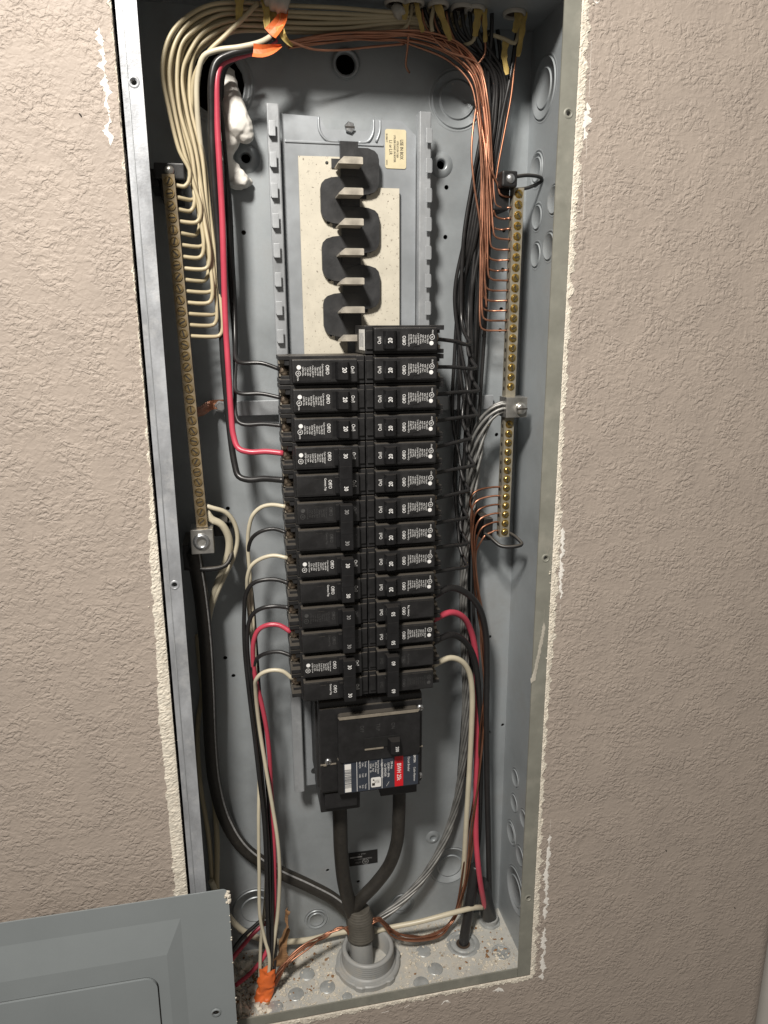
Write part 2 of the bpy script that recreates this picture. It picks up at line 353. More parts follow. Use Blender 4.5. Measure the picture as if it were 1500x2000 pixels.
for i, (w_, pts) in enumerate([
    (3.2, [(-198.4,0,228.3), (-197.7,0,208.7), (-198.2,0,181), (-197.4,0,165.2), (-197.6,0,147.3)]), (4.5, [(-198.4,0,182.7), (-196.4,0,172.3)]), (3.4, [(-196.5,0,63.1), (-196.6,0,57.2)]),
    (2.0, [(-197.4,0,39.5), (-197.5,0,11.5)]), (2.6, [(-197.1,0,7.4), (-197.2,0,-17.2)]), (2.0, [(-197.7,0,-27.6), (-197.7,0,-50.8)]), (1.8, [(-197.5,0,-76.7), (-197.1,0,-92)]), (1.6, [(-197,0,-105.3), (-198.1,0,-143.7)]),
    (4.2, [(195.9,0,196.9), (195.1,0,180.9), (194.2,0,166.7)]), (2.2, [(196.9,0,168.9), (197.5,0,152.6)]), (4.0, [(196,0,139.3), (197,0,123.5)]), (2.2, [(197.9,0,125.6), (197.9,0,103.2)]), (2.5, [(196,0,243.7), (196.6,0,200.9)]),
    (3.6, [(194.4,0,-163.1), (191.8,0,-183.8)]), (2.8, [(195.5,0,-181.4), (196,0,-218.5), (196.6,0,-256.6)]), (2.4, [(197.4,0,-262.2), (196.8,0,-270.5)]), (2.6, [(200.5,0,-514.5), (200,0,-527.5)]),
    (2.4, [(199.7,0,-534), (199.6,0,-553.9), (199.2,0,-580.7)]), (3.4, [(199.4,0,-574), (200,0,-608.1), (200.3,0,-650)]), (3.0, [(200,0,-657), (201,0,-700.2), (201.4,0,-733.4)]), (1.6, [(195.3,0,273.8), (198.7,0,272.2), (201.8,0,274.3)]),
    (2.2, [(140.1,0,-735.2), (148.2,0,-734.1), (154.1,0,-739.8)]), (2.2, [(78.7,0,-740.2), (84.7,0,-736.5), (89.6,0,-739.8)]), (1.2, [(8.8,0,-735.6), (17.7,0,-734.8)]), (1.2, [(35.4,0,-734.6), (41.3,0,-731.6)])]):
    scrape(pts, w_*1.35, i+3)
def crumb_line(a, b, cnt, rad, seed, spread):
    rn = random.Random(seed); mb = MB(); a, b = Vector(a), Vector(b)
    for i in range(cnt):
        p = a.lerp(b, rn.random()) + Vector((rn.gauss(0, spread[0]), 0, rn.gauss(0, spread[1]))); r = rad*rn.uniform(.3, 1)
        bm_ = bmesh.new(); bmesh.ops.create_icosphere(bm_, subdivisions=1, radius=r)
        for v in bm_.verts: v.co = v.co*rn.uniform(.6, 1.2) + Vector((p.x, -r*.3, p.z))
        mb.bm(bm_)
    return stuff(mb.build('gypsum_crumbs', 'gypsum', wall))
for k, (x, y, z) in enumerate([(-218.5,0,168.8), (448.6,0,-677.7), (346.2,0,-578.6)]):
    MB().tube([(x, -.2, z), (x+.8, -.5, z-.8), (x+1.2, -.3, z-1.8)], .55, 6, 1).build('dirt_speck', 'ink_black', wall)
crumb_line((orr+2, 0, -330), (orr+2, 0, -205), 120, 1.3, 3, (1.6, 12))
crumb_line((orr+5, 0, 60), (orr+5, 0, 280), 70, 1.0, 8, (2.2, 6))
crumb_line((orr+7, 0, -720), (orr+7, 0, -560), 70, .8, 9, (2.5, 6))
crumb_line((ol-8, 0, -560), (ol-4, 0, -100), 60, .9, 5, (3, 3))
crumb_line((-120, 0, ob_-4), (180, 0, ob_-4), 90, .9, 6, (3, 2))

# ---------------------------------------------------------------- the steel enclosure
box = thing('panel_enclosure', 'tall grey steel breaker panel box set into the beige wall', 'panel box', (0, 50, ZB))
FL = 14.6
holes = [circ(x, z, r, 16) for x, z, r in [(-98.2, 98.6, 2.2), (100.1, 144, 2.2), (99.7, 98, 2.2), (94.1, 164.1, 4.2), (-92.9, 163.2, 4.2), (1.9, 246.4, 9), (-158.6, -299.6, 2.2), (-140.4, -334, 2.2), (-132.9, -355.9, 2.2), (-116, 224, 25)]]
holes += [circ(x, z, 2.1, 14) for x, z in [(-155.9, -456.7), (-36.4, -622.7), (0.7, -645.5), (160.1, -337.9), (180, -454.3), (162.7, -461.7), (160.9, 105.5), (161.2, 67.5), (160.9, 28.6), (160.5, 7.5), (160.3, -102.1), (142.7, 2.4), (-128.2, -168.4)]]
MB().sheet([(WL, ZB), (WR, ZB), (WR, ZT), (WL, ZT)], holes, lambda x, z, d: (x, D+d, z), 1.5).build('back_panel', 'steel', box)
MB().box(WL, WL+1.5, .8, D, ZB, ZT).build('side_panel', 'steel', box)
MB().box(WR-1.5, WR, .8, D, ZB, ZT).build('side_panel', 'steel', box)
MB().box(WL+1.5, WR-1.5, .8, D, ZT-1.5, ZT).build('top_panel', 'steel', box)
MB().box(WL+1.5, WR-1.5, .8, D, ZB, ZB+1.5).build('bottom_panel', 'floor', box)
def lip(pts, hl, mt):
    o = MB().sheet(pts, hl, lambda x, z, d: (x, .2+d, z), 1.6).build('front_lip', mt, box); return o
lz = [[(-176.7,0,192.6)][0][2], [(-176.5,0,-212.7)][0][2]]
lip([(WL-.8, ZB-.6), (WL+FL, ZB-.6), (WL+FL, ZT), (WL-.8, ZT)], [circ(WL+FL*.55, z, 2.3, 14) for z in lz], 'flange_left')
rz_ = [[(176.7,0,187.7)][0][2], [(175,0,-212.2)][0][2], [(176.9,0,-614.1)][0][2]]
lip([(WR-FL, ZB-.6), (WR+.6, ZB-.6), (WR+.6, ZT), (WR-FL, ZT)], [circ(WR-FL*.42, z, 2.0, 14) for z in rz_], 'flange_right')
MB().box(WL+FL+.3, WR-FL-.3, .4, 2, ZB-.6, ZB+11).build('front_lip', 'flange_right', box)
for x, zs, mt in ((WL+FL*.55, lz, 'flange_left'), (WR-FL*.42, rz_, 'flange_right')):
    for z in zs: MB().lathe([(4.6, 0), (3.4, .9), (2.6, .5), (2.25, -1.5), (2.25, -4)], (x, .25, z), (0, -1, 0), 18).build('screw_hole', mt, box)
MB().box(WL+3.2, WL+4.2, -.35, .4, ZB, ZT-2, .25).build('lip_fold', 'galv', box)
# dried white paint blobs on the right lip
for pts, w_ in (([(180.1,0,-280.2), (178,0,-305.3), (173.2,0,-333.4), (169.4,0,-347.4)], 5.5), ([(179.9,0,-266.3), (180.4,0,-285.8)], 3.2), ([(181.4,0,-201.5), (179.7,0,-209.4)], 3), ([(181,0,-133.3), (180.8,0,-139.4)], 2.4)):
    o = scrape(pts, w_, 40+int(w_*3), box, 'smear', .25, .3, .35)
    o.name = 'paint_smear'
# raised rims, dimples and knockouts
def dimple(x, z, r, R, h=3):
    MB().lathe([(R, .1), (R*.86, h*.45), (r*1.45, h), (r*1.1, h*.8), (r, 0), (r, -4)], (x, D, z), (0, -1, 0), 28).build('dimple', 'steel', box)
dimple(94.1, 164.1, 4.2, 12); dimple(-92.9, 163.2, 4.2, 13); dimple(1.9, 246.4, 9, 13, 2.2)
for x, z in [[(94.1,100,-597.4)][0][::2]]: dimple(x, z, 3.2, 9, 2.5)
def knockout(c, ax, radii, mt='steel', h=1.0, slug=True):
    pr = [(0, h*.9)]
    for i, r in enumerate(radii): pr += [(r-.9, h*.9), (r-.5, h*1.5), (r, h*1.3), (r+.35, -.15), (r+1.3, -.15), (r+1.6, h*.7)]
    pr += [(radii[-1]+3.2, .02)]
    return MB().lathe(pr, c, ax, 40).build('knockout', mt, box)
BK = (0, -1, 0); RT = (-1, 0, 0); UPZ = (0, 0, 1)
for px, rr in (([(109.5,100,222)][0], (17, 25)), ([(116.5,100,-642.1)][0], (15, 25)), ([(-52,100,-690.1)][0], (9, 13)), ([(-123.5,100,-661.4)][0], (17, 27)), ([(55.3,100,-687.9)][0], (9, 14))):
    knockout((px[0], D-.05, px[2]), BK, rr)
MB().lathe([(25, -2), (25, .8), (26, 1.3), (27, .3), (30.5, .3), (31, 1.2), (33, .9), (34, .05)], (-116, D, 224), BK, 44).build('knockout_rim', 'steel', box)
for y, z, rr in ((66, 226, (17, 26)), (75, 158, (11, 15)), (32, 124, (12,)), (69, 114, (11,)), (68, 79, (11,)), (38, 84, (12,)), (62, -502, (10,)), (62, -536, (10,)), (66, -580, (10, 14)), (38, -590, (11,)), (33, -536, (10,)), (46, -645, (18, 27))):
    knockout((WR-1.55, y, z), RT, rr)
for x, y, r in ((-69, 52, 9), (-84, 28, 9), (-48, 30, 9), (58, 13, 9), (79, 28, 9), (72, 55, 9), (-108, 16, 9), (-28, 13, 6)):
    MB().lathe([(0, 1.2), (r-1.2, 1.2), (r-.6, .9), (r, .1)], (x, y, ZB+1.5), UPZ, 30).build('knockout', 'ko', box)
MB().lathe([(8.5, -3), (8.5, .9), (9.5, 1.3), (13, 1.1), (13.6, .4), (15.5, .3), (16.2, 1.2), (19.5, .9), (20.2, .1)], (122, 56, ZB+1.5), UPZ, 40).build('knockout', 'ko', box)
MB().lathe([(0, .6), (7, .6), (7.6, 1.1), (8.4, .1), (9.6, .1), (10.4, 1), (11.4, .1)], (163, 35, ZB+1.5), UPZ, 30).build('knockout', 'ko', box)
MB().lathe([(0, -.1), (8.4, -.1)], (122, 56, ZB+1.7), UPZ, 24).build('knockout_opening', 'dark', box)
# cross strap behind the bus and stamped ribs
st = MB().box(-126, 152, 91, 94, -73, -58.5, .6); st.build('cross_strap', 'galv', box)

# ---------------------------------------------------------------- bus assembly
bus = thing('bus_assembly', 'zinc bus chassis with hooked side rails and bare stabs on black insulators', 'bus bar', (0, 88, -100))
def pl(x, z, d): return (x, 80+d, z)
MB().sheet([(-60, -489), (-38, -489), (-38, -345), (64, -345), (64, 184), (50, 196), (24, 196), (20, 186), (-20, 186), (-26, 196), (-60, 197)], [circ(-49.5, -472, 4.5, 16)], pl, 1.6).build('mounting_plate', 'plate', bus)
# pressed ribs at the head of the plate
MB().tube([(-27, 80, 196), (-26, 79.6, 184), (-20, 79.4, 177), (-8, 79.6, 176)], 1.3, 6, 2).build('pressed_rib', 'plate', bus)
MB().tube([(24, 80, 196), (23, 79.6, 184), (18, 79.4, 177), (9, 79.6, 176)], 1.3, 6, 2).build('pressed_rib', 'plate', bus)
MB().tube([(30, 80, 196), (29.5, 79.6, 186), (26, 79.4, 177)], 1.1, 6, 2).build('pressed_rib', 'plate', bus)
MB().box(-58, 33, 78.9, 80, 173.5, 175.5, .5).build('pressed_rib', 'plate', bus)
for s, xa, xb in ((-1, -73, -63.5), (1, 65.5, 75.5)):
    xin = xb if s < 0 else xa; xo = xa if s < 0 else xb
    zb_ = -489 if s < 0 else -345
    r = MB().box(xa, xb, 69.5, 70.5, zb_, 202, .3)
    r.box(xin-.6, xin+.6, 70.5, 82, zb_, 202); r.box(xo-.6, xo+.6, 70.5, 78, zb_, 202)
    rail = r.build('side_rail', 'galv', bus)
    hk = MB()
    x0, x1 = (-72.5, -67) if s < 0 else (70, 75.5)
    hk.box(x0, x1, 64.2, 65.1, -6.2, 6.2, .3); hk.box((x0 if s < 0 else x1)-.5, (x0 if s < 0 else x1)+.6, 65, 70, -5, 5)
    me = hk.mesh('hook', 'galv')
    for k in range(9):
        o = link('hook', me, rail); o.location = (0, 0, (181 - 25.4*k)*U)
sc = MB().lathe([(5, 0), (5, 2.2), (4.2, 3.2), (0, 3.4)], (1.3, 80, 188), BK, 6, False).build('screw', 'zinc', bus)
MB().box(-3, 5.6, 76.3, 76.8, 187.4, 188.6).build('slot', 'ink_black', sc)
MB().sheet([(-47, -340), (-5, -340), (-5, 162), (-47, 161.5)], [circ(-21, 156.5-50.8*k, 1.6, 12) for k in range(4)], lambda x, z, d: (x, 73.5+d, z), 2.5).build('insulator_board', 'board', bus)
MB().sheet([(8, -340), (46.6, -340), (46.6, 136.8), (8, 136.8)], [circ(18.2, 131.6-50.8*k, 1.6, 12) for k in range(3)], lambda x, z, d: (x, 73.5+d, z), 2.5).build('insulator_board', 'board', bus)
def lobe(s, zc, first=False):
    h = 20.5; pts = [(-9*s, zc-h*.78), (8*s, zc-h), (17*s, zc-h+1.0), (23*s, zc-h+3), (26*s, zc-h+6.5), (27.2*s, zc-h+11), (27.2*s, zc+h-10.5), (26*s, zc+h-6), (23*s, zc+h-3), (17*s, zc+h-1), (8*s, zc+h), (-9*s, zc+h*.72)]
    if first: pts = pts[:-2] + [(8, zc+h-1), (8, zc+h+4), (-8.5, zc+h+4), (-8.5, zc-h*.6)]
    m = MB().sheet([(x-.8, z) for x, z in pts], [], lambda x, z, d: (x, (68 if s > 0 else 68.5)+d, z), 5.2)
    b = bmesh.new(); bmesh.ops.create_cube(b, size=1)
    for v in b.verts: v.co = Vector((v.co.x*17-1, 67.7+v.co.y*1.6, zc + v.co.z*9))
    m.bm(b); return m
for k in range(6):
    lobe(1 if k % 2 == 0 else -1, 149.5 - 25.4*k, k == 0).build('stab_insulator', 'insul', bus)
sm = MB(); zt = 2.9
sm.prism([(-14.5, -zt), (7.5, -zt), (7.5, zt-.5), (6.5, zt), (-9.5, zt), (-14.5, zt-4.5)], 46, 70, XZ)
b = bmesh.new()
sme = sm.mesh('stab', 'stab')
for k in range(7):
    o = link('stab', sme, bus); o.location = (0, 0, (153.8 - 25.4*k)*U)
    MB().box(-17 if k % 2 == 0 else 8, -9 if k % 2 == 0 else 15, 72.2, 75, 152-25.4*k, 160-25.4*k).build('notch_block', 'insul', bus)
sx0, sx1, sz0, sz1 = 34.5, 54.5, 155, 188.5
stk = MB().prism(rrect(sx0, sx1, sz0, sz1, 2), 79.3, 79.9, XZ).build('sticker', 'label_yellow', bus); stk['label'] = 'cream sticker reading USE IN BOX L1 or L1R'
t_ = MB()
for txt, x, z, sz in (('USE IN BOX', 52.6, 173.5, 4.4), ('UTILICE EN CAJA', 48.8, 173.5, 2.6), ('UTILISER DANS UN BOITIER', 46.0, 174, 2.6), ('L1 or L1R', 42.2, 175, 4.2), ('30-1840-17', 38.6, 183, 2.2), ('L0125-2', 38.6, 162, 1.9)):
    lettering(t_, txt, x-2.6, z-2, 79.2, sz, -90, .72, .015)
t_.build('printed_text', 'ink_black', stk)
bl = [[(-11.3,99,-602.3)][0], [(37.2,99,-603.3)][0], [(31.3,99,-631.6)][0]]
bx0, bz1 = bl[0][0], bl[0][2]
lb = MB().box(bx0, bx0+36, 99.2, 99.8, bz1-19, bz1-.5).build('rating_label', 'label_black', box); lb['label'] = 'small black listing label on the back panel'
t_ = MB(); lettering(t_, 'UL', bx0+21, bz1-15, 99.1, 4, 180, .8, .02); lettering(t_, 'LISTED', bx0+12, bz1-15, 99.1, 3, 180, .8)
t_.lathe([(3.2, 0), (3.8, 0)], (bx0+21, 99.1, bz1-15), BK, 24); t_.box(bx0+2, bx0+17, 99.0, 99.1, bz1-8, bz1-6.2)
lettering(t_, 'PANELBOARD SERIES NO.', bx0+18, bz1-10.6, 99.1, 2.4, 180, .8); lettering(t_, 'MAX. A', bx0+17, bz1-3.5, 99.1, 2.8, 180, .9)
t_.build('printed_text', 'mid_ink', lb)

# ---------------------------------------------------------------- circuit breakers
FY = -2.0
def body_mesh():
    m = MB()
    m.box(0.4, 66, 7, 58, -12.4, 12.4, .5)
    m.box(0.4, 7.5, 4.4, 8, -12.0, 12.0, .5)
    m.box(1.2, 7, 2.6, 5, -8, 8, .4)
    for a, b_ in ((8.2, 12.4), (-12.4, -8.6)): m.box(64, 75, 13, 52, a, b_, .5)
    m.box(64, 74, 40, 52, -9, 9); m.box(64, 70, 14, 40, -9, -4, .4)
    m.box(65, 73, 20, 26, 5.4, 8.6, .3)
    return m.mesh('body', 'black')
def face_mesh(): 
    m = MB(); m.box(7.6, 64.5, FY, 9, -9.6, 10.4, 1.1)
    return m.mesh('face', 'black')
def label_plate():
    out = [(31.5, -8.4), (42, -8.4), (43, -5.6), (48.5, -5.6), (49.5, -8.4), (62.8, -8.4), (62.8, 8.6), (31.5, 8.6)]
    m = MB().prism(out, FY-.35, FY+.2, XZ); return m.mesh('label_plate', 'black')
def handle_mesh():
    m = MB(); P_ = [(15.2, FY+.5), (16.4, FY-6.5), (17.6, FY-7.6), (23.4, FY-7.0), (25.4, FY-5.4), (27.8, FY+.5)]
    m.prism(P_, -7.2, 7.6, lambda u, y, d: (u, y, d)); m.box(28, 30.6, FY-.15, FY+.1, -6.6, 6.8)
    return m.mesh('toggle', 'handle')
def tie_mesh():
    m = MB(); m.box(15.4, 27, FY-11.5, FY-1.5, -25.4-8.6, 8.8, .9)
    for z in (0, -25.4): m.box(15, 30, FY-3, FY+.4, z-7.2, z+7.6, .5)
    m.box(16.2, 26.2, FY-11.75, FY-11.3, -18.2, -7.0, .2)
    return m.mesh('toggle', 'handle')
def ring(mb, x, z, r, w_=.35, y=FY-.42): return mb.lathe([(r-w_, 0), (r, 0)], (x, y, z), BK, 20, False)
def print_mesh(kind, ink, amps):
    m = MB(); y = FY-.45; yf = FY-.08
    if kind != 'tie_only': lettering(m, 'On/I', 12.2, -.3, yf, 4.6, 90, .74, .0)
    lettering(m, 'Off/O', 34.4, -.6, y, 4.4, 90, .78, .004)
    if kind == 'full':
        L_ = ['Cutler-Hammer', 'Type BR1%d' % amps, 'Type C1%d' % amps, '120/240 V~', 'Cu/AL 60/75 C', 'HACR Type', '1 Pole %dA' % amps, 'CTL 10kA', 'LISTED No.']
        for i, s_ in enumerate(L_): lettering(m, s_, 38.4 + 2.15*i, .6 if i else -.4, y, 1.9, 90, .86, .0)
        ring(m, 59.6, 2.2, 2.3); lettering(m, 'UL', 59.6, 2.2, y, 2.2, 45, .8, .02); m.lathe([(0, 0), (1.9, 0)], (59.0, y, -3.0), BK, 18, False)
        lettering(m, 'LISTED', 60.2, 6.4, y, 1.7, 90, .8)
    elif kind == 'double':
        L_ = ['Cutler-Hammer', 'Type BR2%d' % amps, 'Type C2%d' % amps, '120/240 V~', 'Cu/AL 60/75', 'HACR Type', '2 Pole %dA' % amps, 'CTL 10kA', 'LISTED Circuit']
        for i, s_ in enumerate(L_): lettering(m, s_, 38.4 + 2.15*i, .4, y, 1.9, 90, .86, .0)
        ring(m, 60.0, 3.0, 2.3); lettering(m, 'UL', 60.0, 3.0, y, 2.2, 45, .8, .02); m.lathe([(0, 0), (1.9, 0)], (59.6, y, -2.6), BK, 18, False)
    elif kind == 'common': lettering(m, 'Common Trip', 38.6, -.6, y, 2.6, 90, .75, .01)
    return m.mesh('printed_text', ink)
def num_mesh(txt, ink, tie=False):
    m = MB()
    if tie:
        for z in (1.8, -25.4-2.2): lettering(m, txt, 21.5, z, FY-11.85, 5.2, 90, .85, .012)
    else:
        a = lettering(m, txt, 20.4, -.4, FY-7.6, 5.4, 90, .85, .012)
    return m.mesh('rating_number', ink)
def screw_mesh():
    m = MB().lathe([(0, 2.6), (2.6, 2.5), (4.4, 1.2), (4.6, -3)], (69.5, 27, 1.6), (.25, -1, 0), 18)
    m.box(65.6, 73, 24.0, 24.5, 1.2, 2.1); return m.mesh('terminal_screw', 'term')
def clamp_mesh():
    m = MB(); m.box(66, 74, 30, 31.5, -4.5, 6.5, .2)
    m.prism([(64.6, 18), (74.6, 24), (74.6, 34), (64.6, 34)], -8.4, -5.2, lambda u, y, d: (u, y, d)); return m.mesh('wire_clamp', 'clamp')
BODY, FACE, LAB, HAN, TIE, SCR, CLA = body_mesh(), face_mesh(), label_plate(), handle_mesh(), tie_mesh(), screw_mesh(), clamp_mesh()
PR = {}
def pm(*a):
    if a not in PR: PR[a] = print_mesh(*a)
    return PR[a]
NM = {}
def nm(*a):
    if a not in NM: NM[a] = num_mesh(*a)
    return NM[a]
COLR, COLL = 'in the column beside the bare copper wires', 'in the column beside the red wire bends'
def breaker(side, row, poles, amps, ink, style, label, group):
    z = -25.4*row
    t = thing('circuit_breaker', label, 'breaker', (-.4, 0, z), group, True)
    if side < 0: t.rotation_euler = (0, math.pi, 0)
    t.rotation_euler.x = random.uniform(-.006, .006)
    for p in range(poles):
        # a double breaker on the left is turned over, so its second pole lies above in its own frame
        dz = 0 if p == 0 else -25.4
        def put(name, me, par=t):
            o = bpy.data.objects.new(name, me); C.objects.link(o); o.parent = par; o.location = (0, 0, dz*U); return o
        put('body', BODY); f = put('face', FACE); put('label_plate', LAB); put('terminal_screw', SCR); put('wire_clamp', CLA)
        kinds = {1: ['full'], 2: style}[poles]
        put('printed_text', pm(kinds[p], ink, amps))
        if poles == 1:
            h = put('toggle', HAN); link('rating_number', nm(str(amps), 'white_ink'), h)
    if poles == 2:
        h = bpy.data.objects.new('toggle', TIE); C.objects.link(h); h.parent = t
        link('rating_number', nm(str(amps), 'white_ink' if ink == 'white_ink' or side > 0 else 'mid_ink', True), h)
    return t
gs = 'single pole 20 amp breakers'
FIRST = []
for i in range(10):
    FIRST.append(breaker(1, i, 1, 20, 'white_ink', None, '20 amp single breaker, %s from the top in the column beside the copper wires' % NUM[i+1], gs))
for i in range(3):
    breaker(-1, i+1, 1, 20, 'white_ink', None, '20 amp single breaker, %s from the top in the column beside the tan bar' % NUM[i+1], gs)
sd = link('side_label', MB().box(.1, .5, 6.5, 34, -9, 9).mesh('side_label', 'label_white'), FIRST[0])
t_ = MB()
for k in range(9): t_.box(-.1, .05, 10+2.4*k, 10+2.4*k+random.choice((.5, .9, 1.3)), -6, 6)
link('barcode_bars', t_.mesh('barcode_bars', 'mid_ink'), sd)
# second pole sits at local -25.4: above on the turned (left) side, below on the right
for i, (r, ink, st, lab) in enumerate([(5, 'white_ink', ['common', 'double'], 'double 30 amp breaker with white print, fed by the red wire from above'),
        (7, 'dim_ink', ['common', 'double'], 'double 30 amp breaker with worn dark print, cream wire on its upper pole'),
        (9, 'white_ink', ['common', 'double'], 'double 30 amp breaker with white print, between the two worn dark ones'),
        (11, 'dim_ink', ['common', 'double'], 'double 30 amp breaker with worn dark print, red wire on its lower pole'),
        (13, 'white_ink', ['common', 'double'], 'double 30 amp breaker with white print at the foot of its column')]):
    breaker(-1, r, 2, 30, ink, st, lab, 'double pole 30 amp breakers')
breaker(1, 10, 2, 50, 'white_ink', ['common', 'double'], 'double 50 amp breaker with a tied toggle and a thick red wire', 'double pole breakers beside the ground wires')
breaker(1, 12, 2, 60, 'dim_ink', ['common', 'double'], 'double 60 amp breaker with worn print at the foot of its column', 'double pole breakers beside the ground wires')

# ---------------------------------------------------------------- main breaker
mbk = thing('main_breaker', 'large black 200 amp main breaker with slate label and red strip', 'breaker', (5, 88, -475))
mx0, mx1, mz0, mz1, my = -50, 57, -462, -352, 14
m = MB(); m.box(mx0, mx1, my, 86, mz0+6, mz1, 2.2); m.box(mx0-2, mx0+2, 30, 80, mz0+4, mz1-8, 1); m.box(-14, 20, 20, 70, mz1-1, mz1+6, 1)
m.build('body', 'black2', mbk)
m = MB(); m.box(mx0, -8, 22, 80, mz0-22, mz0+6, 1.2); m.box(14, mx1-3, 22, 80, mz0-12, mz0+6, 1.2); m.box(mx0+4, -12, 16, 24, mz0-14, mz0+4, 1); m.build('lug_housing', 'black', mbk)
cv = MB().prism(rrect(-32, 52, -416, -364, 4), 4, 15, XZ); cv.box(-33, 53, 6.5, 15, mz0+8, -414, .8)
cvo = cv.build('front_cover', 'black', mbk)
MB().box(mx0+.5, mx1-.5, 11, 15, mz0+10, mz1-6, 1.2).build('front_plate', 'black', mbk)
MB().prism([(-32, -364.6), (51.5, -364.6), (50, -367.5), (-30.5, -367.5)], 3.2, 4.2, XZ).build('dust_ledge', 'clamp', cvo)
MB().box(-6, 31, 3.2, 4.3, -402.5, -391, .3).build('toggle_slot', 'label_black', cvo)
MB().box(-5.5, 14, 2.9, 4.1, -404.4, -402.7, .3).build('slot_edge', 'clamp', cvo)
h = MB(); h.prism([(18, 4), (20, -4.5), (23, -6.4), (29, -6), (31, 4)], -407, -393, lambda u, y, d: (u, y, d)); ho = h.build('toggle', 'handle', mbk)
t_ = MB(); lettering(t_, '200', 26, -401, -6.6, 4.6, -90, .85, .01); t_.build('rating_number', 'white_ink', ho)
t_ = MB()
for s_, x in (('OFF', -8), ('TRIP', 8.5), ('ON', 24)): lettering(t_, s_, x, -380, 3.6, 5.5, -90, .8)
t_.build('raised_text', 'dim_ink', cvo)
lx0, lx1, lz0, lz1 = -27, 51, -452.5, -416.5
lbl = MB().prism(rrect(lx0, lx1, lz0, lz1, 1), 5.8, 6.6, XZ).build('rating_label', 'label_blue', mbk); lbl['label'] = 'slate blue rating label with red strip and barcode'
MB().box(26, 35, 5.4, 5.8, lz0+.5, lz1+3, .1).build('red_strip', 'label_red', lbl)
t_ = MB(); ty = 5.3
lettering(t_, 'BWH 25k', 30.4, -435, ty, 6.0, -90, .82, .01); lettering(t_, 'EATON', 47.0, -422, ty, 3.2, -90, .8, .02); lettering(t_, 'Cutler-Hammer', 47, -440, ty, 3.2, -90, .8); lettering(t_, 'Circuit Breaker', 40.8, -427.5, ty, 3.4, -90, .8)
for i, s_ in enumerate(('200 Amp', '120/240 V~  60Hz', 'Cat  BWH2200', 'Style 1993C93G02')): lettering(t_, s_, 22.8-3.4*i, -428 - (3 if i else -2), ty, 3.0, -90, .78, .005)
for i, s_ in enumerate(('Interrupting Capacity', 'RMS Sym Amps', 'Volts   Amps', '120/240    25k')): lettering(t_, s_, 8.8-2.7*i, -426.5, ty, 2.5, -90, .72)
for j, z in enumerate((-421.5, -434, -447)):
    for i, s_ in enumerate((('Terminal', 'Cable', '300 MCM'), ('Wire', 'Cu/Al', '1-250'), ('Torque', 'Lb-In', '250'))[j]): lettering(t_, s_, -4.5-3*i, z, ty, 2.5, -90, .75)
for x in (12.6, -1.2, -13.6): t_.box(x-.22, x+.22, 5.25, 5.4, lz0+.8, lz1-.8)
t_.build('printed_text', 'white_ink', lbl)
rb = random.Random(4); bc = MB(); z = lz1-3
MB().box(-26, -19.5, 5.45, 5.8, lz0+1, lz1-3).build('barcode_patch', 'label_white', lbl)
z = lz1-9
while z > lz0+6:
    wd = rb.choice((.35, .5, .8)); bc.box(-26.2, -19.3, 5.35, 5.5, z-wd, z); z -= wd + rb.choice((.35, .5, .8))
bc.build('barcode_bars', 'label_blue', lbl)
sq = MB().prism(rrect(1.0, 11.5, -449.5, -438.5, 1.5), 5.3, 5.8, XZ).build('certification_patch', 'label_white', lbl)
t_ = MB(); 
for i in range(3): lettering(t_, ('THIRD', 'PARTY', 'LABEL')[i], 9.0-1.9*i, -443.2, 5.2, 1.8, -90, .8)
t_.lathe([(0, 0), (.9, 0)], (3.6, 5.2, -441), BK, 12, False); t_.box(2, 5, 5.15, 5.25, -447.5, -444.5); t_.build('printed_text', 'ink_black', sq)
o = scrape([(17, 0, -450), (20, 0, -445)], 2.0, 91, lbl); o.location = (0, 5.4*U, 0); o.name = 'paint_fleck'
for x, z in ((-42, -417), (54, -367.5), (53.5, -446)):
    s1 = MB().lathe([(0, 1.6), (2.2, 1.5), (3.4, .7), (3.6, -1)], (x, 10.6, z), BK, 18).build('cover_screw', 'zinc', mbk)
    MB().box(x-2.4, x+2.4, 8.85, 9.2, z-.4, z+.4).box(x-.4, x+.4, 8.84, 9.2, z-2.4, z+2.4).build('slot', 'ink_black', s1)
for x, z in ((-30, mz1+3), (36, mz1+4)):
    MB().lathe([(0, 2), (7, 1.8), (8.5, .5), (8.5, -6)], (x, 48, z-3), (0, 0, 1), 6, False).build('terminal_bolt', 'dull_brass', mbk)
MB().box(-47, -44, 9.5, 11.2, -421, -419.6).box(-50, -34, 10.2, 11.2, -420.6, -419.4).box(53, 57, 10.2, 11.2, -412.5, -411.3).build('seam_ledge', 'clamp', mbk)

